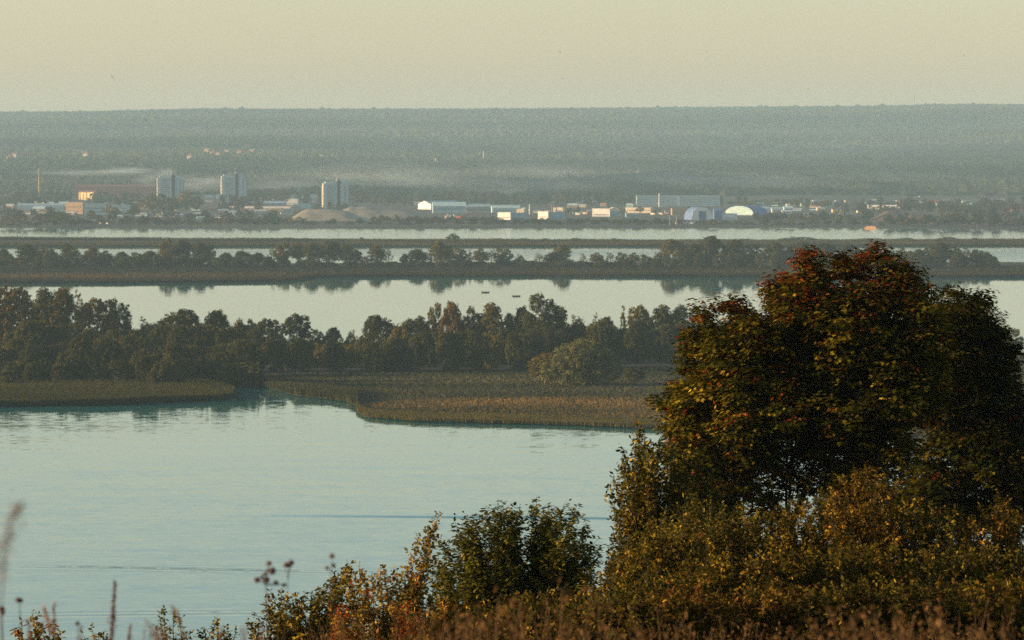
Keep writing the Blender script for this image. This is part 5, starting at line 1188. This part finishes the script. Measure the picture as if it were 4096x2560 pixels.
shrub('autumn_shrub', 'yellow green shrub sloping down to the left beside the seed heads', 300, 67, fan(248, 350, [(240,628),(262,614),(275,586),(280,590),(292,598),(310,600),(325,583),(335,575),(350,566)], 15, 4, 0.9, 3), 0.08, OVAL, YG, [4,3,4,2,1.0], 104, 14, 0.32, 11)
shrub('autumn_shrub', 'red leaved low shrub at the bottom between the yellow green ones', 345, 60, fan(328, 362, [(328,612),(340,606),(362,614)], 6, 5, 0.5, 4), 0.07, OVAL, RD, [3,1,1,1,3], 105, 14, 0.28, 11)
shrub('autumn_shrub', 'rusty red shrub at the bottom left of the central bush', 402, 60, fan(385, 425, [(385,612),(402,598),(425,614)], 6, 6, 0.5, 4), 0.07, OVAL, RD, [3,1,1,1,3], 106, 14, 0.28, 11)
shrub('small_bush', 'small brown green bush in the bottom left corner', 38, 62, fan(14, 66, [(10,636),(22,624),(30,612),(38,614),(48,626),(66,636)], 7, 7, 0.5, 2), 0.08, OVAL, RD, [1,3,5,1,0.4], 107, 12, 0.28, 9)
shrub('small_bush', 'tiny brown bush just right of the bottom left corner', 96, 62, fan(84, 108, [(84,640),(94,632),(100,636),(106,632)], 4, 8, 0.4, 2), 0.075, OVAL, RD, [1,3,5,1,0.3], 108, 12, 0.24, 9)
shrub('small_bush', 'little green sapling with airy twigs, left of two at the bottom', 172, 62, fan(157, 190, [(155,640),(160,618),(169,609),(180,622),(190,634)], 5, 9, 0.4, 2), 0.08, NARROW*np.array([1,1.4]), GD, [4,3,2,1], 109, 11, 0.30, 8)
shrub('small_bush', 'little green bush right of the airy sapling at the bottom', 217, 62, fan(196, 238, [(196,634),(208,628),(217,619),(228,626),(240,634)], 6, 10, 0.4, 2), 0.075, OVAL, YG, [4,3,4,1,0.3], 110, 12, 0.28, 9)
# willow leaved shrub left of the maple
shrub('willow_shrub', 'tall green shrub with loose hanging leaves at the left foot of the maple', 655, 86, fan(612, 715, [(612,540),(618,508),(622,470),(634,455),(642,440),(652,448),(665,445),(690,452),(715,470)], 22, 11, 1.0, 4)+[(637,426,0),(640,430,0.2),(622,452,0),(610,488,0.1),(614,478,0)], 0.10, OVAL, YG, [4,2,5,0.7,0.3], 111, 13, 0.42, 9)
shrub('willow_shrub', 'green gold shrub filling the gap under the maple at left', 700, 82, fan(650, 760, [(650,520),(690,500),(730,510),(760,520)], 15, 12, 1.0, 6), 0.09, OVAL, YG, [4,2,4,1,0.5], 112, 15, 0.42, 11)
gold = [
 ('golden shrub at the left end of the tangled right foreground', 618, 64, (590, 650), [(590,590),(605,570),(622,548),(650,545)]),
 ('yellow green shrub in the tangle right of the gap of water', 668, 66, (640, 705), [(640,545),(660,528),(680,522),(705,530)]),
 ('thorny looking golden shrub below the maple stems', 735, 68, (700, 775), [(700,535),(720,515),(745,505),(775,512)]),
 ('golden shrub with dark hollow beneath the maple centre', 800, 70, (765, 835), [(765,515),(790,505),(810,498),(835,490)]),
 ('brightest lime yellow shrub arching below the maple right half', 862, 66, (828, 900), [(828,500),(845,480),(858,470),(875,476),(900,490)]),
 ('lime shrub with curled yellow shoots right of the brightest one', 925, 66, (890, 962), [(890,500),(910,492),(930,508),(962,515)]),
 ('dark gold shrub near the right edge with one raised shoot', 990, 66, (955, 1034), [(955,520),(985,512),(1000,498),(1015,510),(1034,520)]),
 ('low green gold shrub in the front row, leftmost', 640, 56, (605, 680), [(605,600),(640,575),(680,580)]),
 ('low green gold shrub in the front row, second from left', 710, 56, (675, 750), [(675,580),(710,560),(750,565)]),
 ('low green gold shrub in the front row, centre', 780, 56, (745, 820), [(745,565),(780,550),(820,555)]),
 ('low green gold shrub in the front row, right of centre', 850, 56, (815, 890), [(815,555),(850,545),(890,552)]),
 ('low green gold shrub in the front row, second from right', 925, 56, (885, 965), [(885,555),(925,548),(965,555)]),
 ('low green gold shrub in the front row, rightmost', 1000, 56, (960, 1040), [(960,555),(1000,550),(1040,558)]),
 ('brown green shrub below the central layered bush', 540, 60, (480, 600), [(480,620),(510,600),(560,590),(600,600)]),
 ('brown green shrub at the foot of the small layered sapling', 450, 60, (415, 490), [(415,625),(450,600),(490,605)]),
]
gold += [('lowest mixed brown green shrub at the bottom, below the gap of water', 610, 46, (575, 650), [(575,612),(610,596),(650,600)]),
 ('lowest mixed shrub at the bottom, below the left golden shrubs', 690, 46, (650, 735), [(650,600),(690,590),(735,598)]),
 ('lowest mixed shrub at the bottom, below the maple stems', 775, 46, (735, 815), [(735,598),(775,588),(815,594)]),
 ('lowest mixed shrub at the bottom, below the lime yellow shrub', 855, 46, (815, 900), [(815,594),(855,586),(900,590)]),
 ('lowest mixed shrub at the bottom, left of the corner', 935, 46, (895, 975), [(895,590),(935,584),(975,588)]),
 ('lowest mixed shrub in the bottom right corner', 1005, 46, (965, 1045), [(965,588),(1005,582),(1045,588)]),
 ('lowest mixed shrub at the bottom, under the central layered bush', 520, 48, (470, 580), [(470,622),(520,604),(580,608)])]
for i, (lab, u, y, (a, c), outl) in enumerate(gold):
    shrub('golden_shrub', lab, u, y, fan(a, c, outl, 13, 200+i, 1.0, 5)+[(random.uniform(a, c), min(o_[1] for o_ in outl)+random.uniform(60, 110), -0.5) for o_ in outl for _ in (0, 1)], 0.066, OVAL, YG, [4,3,4,1.5,1.0] if i < 13 else [3,2,4,0.8,2.2], 300+i, 15, 0.40, 12, group='golden shrubs on the slope')

# dry herbs and grasses close to the lens
M_DRY = noise_mat('dry_stems', (0.06, 0.036, 0.018), (0.11, 0.068, 0.034), 8, 0.9)
M_SEED = noise_mat('seed_heads', (0.05, 0.028, 0.028), (0.11, 0.065, 0.06), 30, 0.9)
def dry_proto(seed, h, heads, spread, name):
    r = random.Random(seed); st_ = MB(); hd = []
    for i in range(heads):
        a = r.uniform(0, 6.28); tip = Vector((math.cos(a)*spread*r.random(), math.sin(a)*spread*r.random(), h*r.uniform(0.75, 1.0)))
        st_.tube([(0,0,0), (tip.x*0.2, tip.y*0.2, tip.z*0.5), (tip.x, tip.y, tip.z)], [0.006, 0.004, 0.002], 4)
        hd.append(tip)
    return st_, hd
DRYP = []
for s_ in range(5):
    r = np.random.default_rng(500+s_); stm = MB(); P_ = []
    for i in range(9):
        a = r.uniform(0, 6.28); rad = r.uniform(0.05, 0.35); h = r.uniform(0.75, 1.05)
        tip = Vector((math.cos(a)*rad, math.sin(a)*rad, h))
        pts = [Vector((0,0,-0.1)), Vector((tip.x*0.25, tip.y*0.25, h*0.45)), Vector((tip.x*0.7, tip.y*0.7, h*0.8)), tip]
        stm.tube(pts, [0.006, 0.005, 0.003, 0.0015], 4)
        for j in range(46):
            t = r.uniform(0.35, 1); q = pts[1].lerp(pts[2], (t-0.35)/0.35) if t < 0.7 else pts[2].lerp(pts[3], (t-0.7)/0.3)
            P_.append(np.array(q)+r.normal(0, 0.028*(1.3-t)*2, 3))
    P_ = np.array(P_); n = len(P_)
    me = leaves_mesh('seed_sprays', P_, r.normal(0, 1, (n, 3)), r.normal(0, 1, (n, 3)), r.uniform(0.012, 0.030, n), OVAL, pal(n, [(0.085,0.048,0.020),(0.05,0.030,0.012),(0.15,0.088,0.036),(0.06,0.055,0.016)], [4,3,2,1], r), 0.2, r)
    DRYP.append((me, stm.mesh('stems')))
def dry_plant(u, v, y, label, group, w=1.0, k=0):
    p = at_y(u, v, y); z = float(near_z(p.x, y)); h = p.z-z
    if h < 0.15: return
    o = empty('dry_herb', (p.x, y, z), label, 'dried plant', group); o.scale = (h*w, h*w, h); o.rotation_euler[2] = random.uniform(0, 6.28)
    link('seed_sprays', DRYP[k % 5][0], M_LEAF, o); link('stems', DRYP[k % 5][1], M_DRY, o)
rd = random.Random(77)
k = 0
for i in range(84):
    u = rd.uniform(440, 1035); y = rd.uniform(15, 34)
    top = np.interp(u, [430, 500, 560, 600, 640, 700, 800, 900, 1030], [612, 590, 580, 565, 590, 612, 612, 600, 590])
    lab_ = 'blurred reddish brown dry herb at the bottom, '+nmark(u, [(480,'under the small layered sapling'),(540,'under the central layered bush'),(600,'right of the central layered bush'),(650,'below the gap of water'),(720,'under the left golden shrubs'),(800,'below the maple stems'),(880,'below the lime yellow shrub'),(950,'below the curled yellow shoots'),(2000,'in the bottom right corner')])
    dry_plant(u, top+4+abs(rd.gauss(0, 32)), y, lab_, 'dry herbs at the bottom right', 0.8, k); k += 1
for i in range(14):
    dry_plant(rd.uniform(330, 450), rd.uniform(606, 632), rd.uniform(30, 40), 'blurred brown dry herb at the bottom below the red leaved shrubs', 'dry herbs at the bottom centre', 0.7, i)

def stalk(name, label, y, path, r0, plume=None, heads=None, cat='grass stem', group=None, seed=1):
    """path: (u,v) points from below the frame to the tip"""
    r = np.random.default_rng(seed); pts = [at_y(u, v, y) for u, v in path]
    gz = float(near_z(pts[0].x, y)); root_p = Vector((pts[0].x, y, gz)); o = empty(name, root_p, label, cat, group)
    st_ = MB(); st_.tube([Vector((0,0,-0.05))]+[p_-root_p for p_ in pts], [r0]+[r0*(1-0.6*i/len(pts)) for i in range(len(pts))], 5)
    st_.build('stem', M_DRY, o)
    if plume:                                 # (start fraction, width, colour palette)
        f0, wd, cols, n = plume; P = []
        for _ in range(n):
            t = f0+(1-f0)*r.random(); f_ = t*(len(pts)-1); i0 = min(len(pts)-2, int(f_)); q = pts[i0].lerp(pts[i0+1], f_-i0)
            env = math.sin(math.pi*min(1, (t-f0)/(1-f0)*0.9+0.1))*wd
            P.append(np.array(q-root_p)+r.normal(0, env*0.4, 3))
        P = np.array(P); m_ = len(P)
        link('plume', leaves_mesh('plume', P, r.normal(0, 1, (m_, 3)), r.normal(0, 0.4, (m_, 3))+np.array([0, 0, 1]), r.uniform(0.008, 0.02, m_), NARROW, pal(m_, cols, [1]*len(cols), r), 0.2, r), M_LEAF, o)
    if heads:
        for (hu, hv, hr) in heads:
            c = at_y(hu, hv, y)-root_p
            mb = MB(); mb.ell(c, (hr, hr, hr*0.85), 8, 6)
            for _ in range(26):
                d = Vector(r.normal(0, 1, 3)).normalized(); mb.tube([c+d*hr*0.8, c+d*hr*1.35], [hr*0.12, hr*0.02], 3)
            hn = min(pts[1:], key=lambda q: (q-root_p-c).length)-root_p
            mb.tube([hn, c], [r0*0.5, r0*0.4], 4); mb.build('seed_head', M_SEED, o)
    return o
PLUM = [(0.20,0.13,0.10),(0.14,0.08,0.07),(0.28,0.19,0.13)]
WARM = [(0.42,0.22,0.12),(0.34,0.18,0.10),(0.26,0.13,0.08)]
stalk('reed_grass', 'tall very blurred plume of grass leaning right at the left edge', 7, [(-2,680),(0,600),(3,560),(10,525),(22,507)], 0.0022, (0.35, 0.022, PLUM, 110), seed=1)
stalk('mugwort_stalk', 'single blurred brown spike rising at the lower left', 17, [(109,665),(111,640),(113,615),(115,582)], 0.006, (0.2, 0.018, [(0.13,0.07,0.06),(0.20,0.11,0.09)], 420), seed=2)
stalk('thistle', 'blurred thistle with a cluster of dark seed heads left of the autumn shrub', 17, [(270,670),(268,640),(267,610),(266,585),(268,568)], 0.0035, None, [(269,563.5,0.012),(272,571,0.017),(265,574,0.009),(257,580,0.014),(266,580,0.016),(276,583,0.012),(284,585,0.010),(262,577,0.008)], 'thistle', 'blurred thistles', 3)
stalk('thistle', 'blurred thistle with two joined heads right of the big cluster', 17, [(282,670),(284,640),(286,610),(288,580)], 0.0025, None, [(286,565,0.012),(291,563,0.014),(289.5,566,0.009)], 'thistle', 'blurred thistles', 4)
stalk('thistle', 'faint thistle with three small heads above the yellow green shrub', 16, [(330,670),(331,630),(331,600),(331,575)], 0.002, None, [(332,556,0.011),(333,565,0.009),(327,568,0.009)], 'thistle', 'blurred thistles', 5)
stalk('thistle', 'blurred stalk with one flat dark head near the bottom left corner', 17, [(21,670),(21,640),(20.5,620),(19.5,604)], 0.003, None, [(18,600,0.012),(21,600.5,0.010)], 'thistle', 'blurred thistles', 6)
stalk('thistle', 'blurred dark head at the very left edge near the bottom', 17, [(4,670),(3,640),(2,620)], 0.003, None, [(2,609,0.014),(3,613,0.010)], 'thistle', 'blurred thistles', 7)
stalk('thistle', 'small blurred head on a faint stalk between the corner bush and the brown spike', 17, [(78,670),(77.5,650),(77.5,635)], 0.0022, None, [(77.5,623.5,0.010)], 'thistle', 'blurred thistles', 8)
stalk('dry_grass', 'warm orange grass spike leaning left above the corner bush', 17, [(53,670),(51,640),(48,622),(43,607)], 0.002, (0.4, 0.016, WARM, 160), seed=9)
stalk('dry_grass', 'warm orange grass spike standing upright above the corner bush', 17, [(54,670),(54,640),(54,622),(54.5,603)], 0.002, (0.4, 0.012, WARM, 130), seed=10)
stalk('dry_grass', 'short warm grass spike right of the brown spike at the bottom', 17, [(127,680),(128,650),(129,640),(130.5,626)], 0.002, (0.4, 0.012, WARM, 110), seed=11)
stalk('dry_grass', 'faint arching grass blade above the airy sapling', 14, [(186,680),(183,640),(179,618),(172,608)], 0.0018, (0.5, 0.006, PLUM, 60), seed=12)
for i in range(16):
    u_ = rd.uniform(0, 330); hh = rd.uniform(618, 636)
    stalk('dry_grass', 'faint blurred grass stem at the bottom left', rd.uniform(11, 17), [(u_, 680), (u_+rd.uniform(-2, 2), 655), (u_+rd.uniform(-5, 5), hh)], 0.0016, (0.45, 0.008, PLUM, 50), group='faint grass stems at the bottom left', seed=40+i)

# ------------------------------------------------------------------ smoke drifting over the town and the haze
def vol_mat(name, col, dens, aniso=0.0):
    m, n, l = new_mat(name); out = n.new('ShaderNodeOutputMaterial'); v = n.new('ShaderNodeVolumePrincipled')
    v.inputs['Color'].default_value = col; v.inputs['Density'].default_value = dens; v.inputs['Anisotropy'].default_value = aniso
    l.new(v.outputs[0], out.inputs['Volume']); return m
def smoke_mat(name, dens, col=(0.72, 0.88, 1.0, 1)):
    m, n, l = new_mat(name); out = n.new('ShaderNodeOutputMaterial'); v = n.new('ShaderNodeVolumePrincipled')
    v.inputs['Color'].default_value = col
    tc = n.new('ShaderNodeTexCoord'); ln = n.new('ShaderNodeVectorMath'); ln.operation = 'LENGTH'; l.new(tc.outputs['Object'], ln.inputs[0])
    mr = n.new('ShaderNodeMapRange'); mr.interpolation_type = 'SMOOTHSTEP'
    mr.inputs['From Min'].default_value = 1.0; mr.inputs['From Max'].default_value = 0.1; mr.inputs['To Min'].default_value = 0; mr.inputs['To Max'].default_value = 1
    l.new(ln.outputs['Value'], mr.inputs['Value'])
    nz = n.new('ShaderNodeTexNoise'); nz.inputs['Scale'].default_value = 2.3; nz.inputs['Detail'].default_value = 3; l.new(tc.outputs['Object'], nz.inputs[0])
    m2 = n.new('ShaderNodeMapRange'); m2.inputs['From Min'].default_value = 0.38; m2.inputs['From Max'].default_value = 0.62; m2.inputs['To Min'].default_value = 0.1; m2.inputs['To Max'].default_value = 1.3
    l.new(nz.outputs[0], m2.inputs['Value'])
    a = n.new('ShaderNodeMath'); a.operation = 'MULTIPLY'; l.new(mr.outputs[0], a.inputs[0]); l.new(m2.outputs[0], a.inputs[1])
    b = n.new('ShaderNodeMath'); b.operation = 'MULTIPLY'; b.inputs[1].default_value = dens; l.new(a.outputs[0], b.inputs[0]); l.new(b.outputs[0], v.inputs['Density'])
    l.new(v.outputs[0], out.inputs['Volume']); return m
BALL = MB().ell((0, 0, 0), (1, 1, 1), 20, 12).mesh('smoke')
def puff(label, u, v, y, a, b, c, dens):
    me = BALL.copy(); o = link('smoke', me, smoke_mat('smoke', dens)); o.location = at_y(u, v, y); o.scale = (a, b, c); o.rotation_euler[2] = 0.3
    return tag(o, kind='stuff', label=label, cat='smoke')
for lab_, u_, v_, y_, a_, b_, c_, d_ in [('low veil of mist right of the third tower before the hill', 372, 186, 7500, 330, 500, 50, 0.0007), ('broad mist veil over the glowing gable warehouse before the hill', 455, 184, 7900, 520, 700, 62, 0.0005), ('low mist patch behind the cream block shed', 520, 189, 7200, 210, 260, 34, 0.0009), ('mist patch behind the red derrick before the hill', 600, 184, 7900, 420, 600, 52, 0.0006), ('thin ground mist behind the long apartment slab', 700, 187, 7500, 330, 450, 40, 0.0007), ('faint mist behind the arched hangars on the hill foot', 830, 186, 7800, 520, 600, 42, 0.0004), ('faint mist rising on the slope above the third tower', 330, 178, 8400, 380, 500, 46, 0.0005)]:
    puff(lab_, u_, v_, y_, a_, b_, c_, d_)  # patches of valley mist, built from the same volume as the smoke
def mist():
    o = link('mist', BALL.copy(), smoke_mat('mist', 0.00009, (0.48, 0.75, 1.0, 1))); o.location = (0, 11000, 60); o.scale = (6500, 4500, 230)
    tag(o, kind='stuff', label='soft bluish mist lying over the wooded hill behind the town', cat='mist')
mist()
puff('white smoke puff above the leftmost tower block', 166, 173, 6800, 26, 26, 15, 0.012)
puff('second white puff left of the leftmost tower top', 149, 179, 6850, 40, 30, 17, 0.007)
puff('smoke drift between the two left tower blocks', 203, 183, 7000, 100, 80, 20, 0.0045)
puff('smoke drift left of the third tower block', 282, 186, 7200, 130, 100, 20, 0.0022)
puff('long thin smoke streak on the hillside left of the towers', 95, 172.5, 7500, 190, 100, 9, 0.0035)
puff('pale smoke streak ending above the leftmost tower', 128, 170, 7500, 70, 60, 9, 0.006)
puff('pale smoke band high on the far left hill under the skyline', 22, 121.3, 12500, 140, 100, 10, 0.004)
M_HAZE = vol_mat('haze_air', HAZE_COLOR, HAZE_DENSITY, 0.0)
tag(MB().box(-XL-100, XL+100, YB-50, YF+100, -7.5, 312).build('haze', M_HAZE), kind='stuff', label='pale bluish evening haze filling the valley', cat='haze')
print('faces', sum(len(m.polygons) for m in bpy.data.meshes))
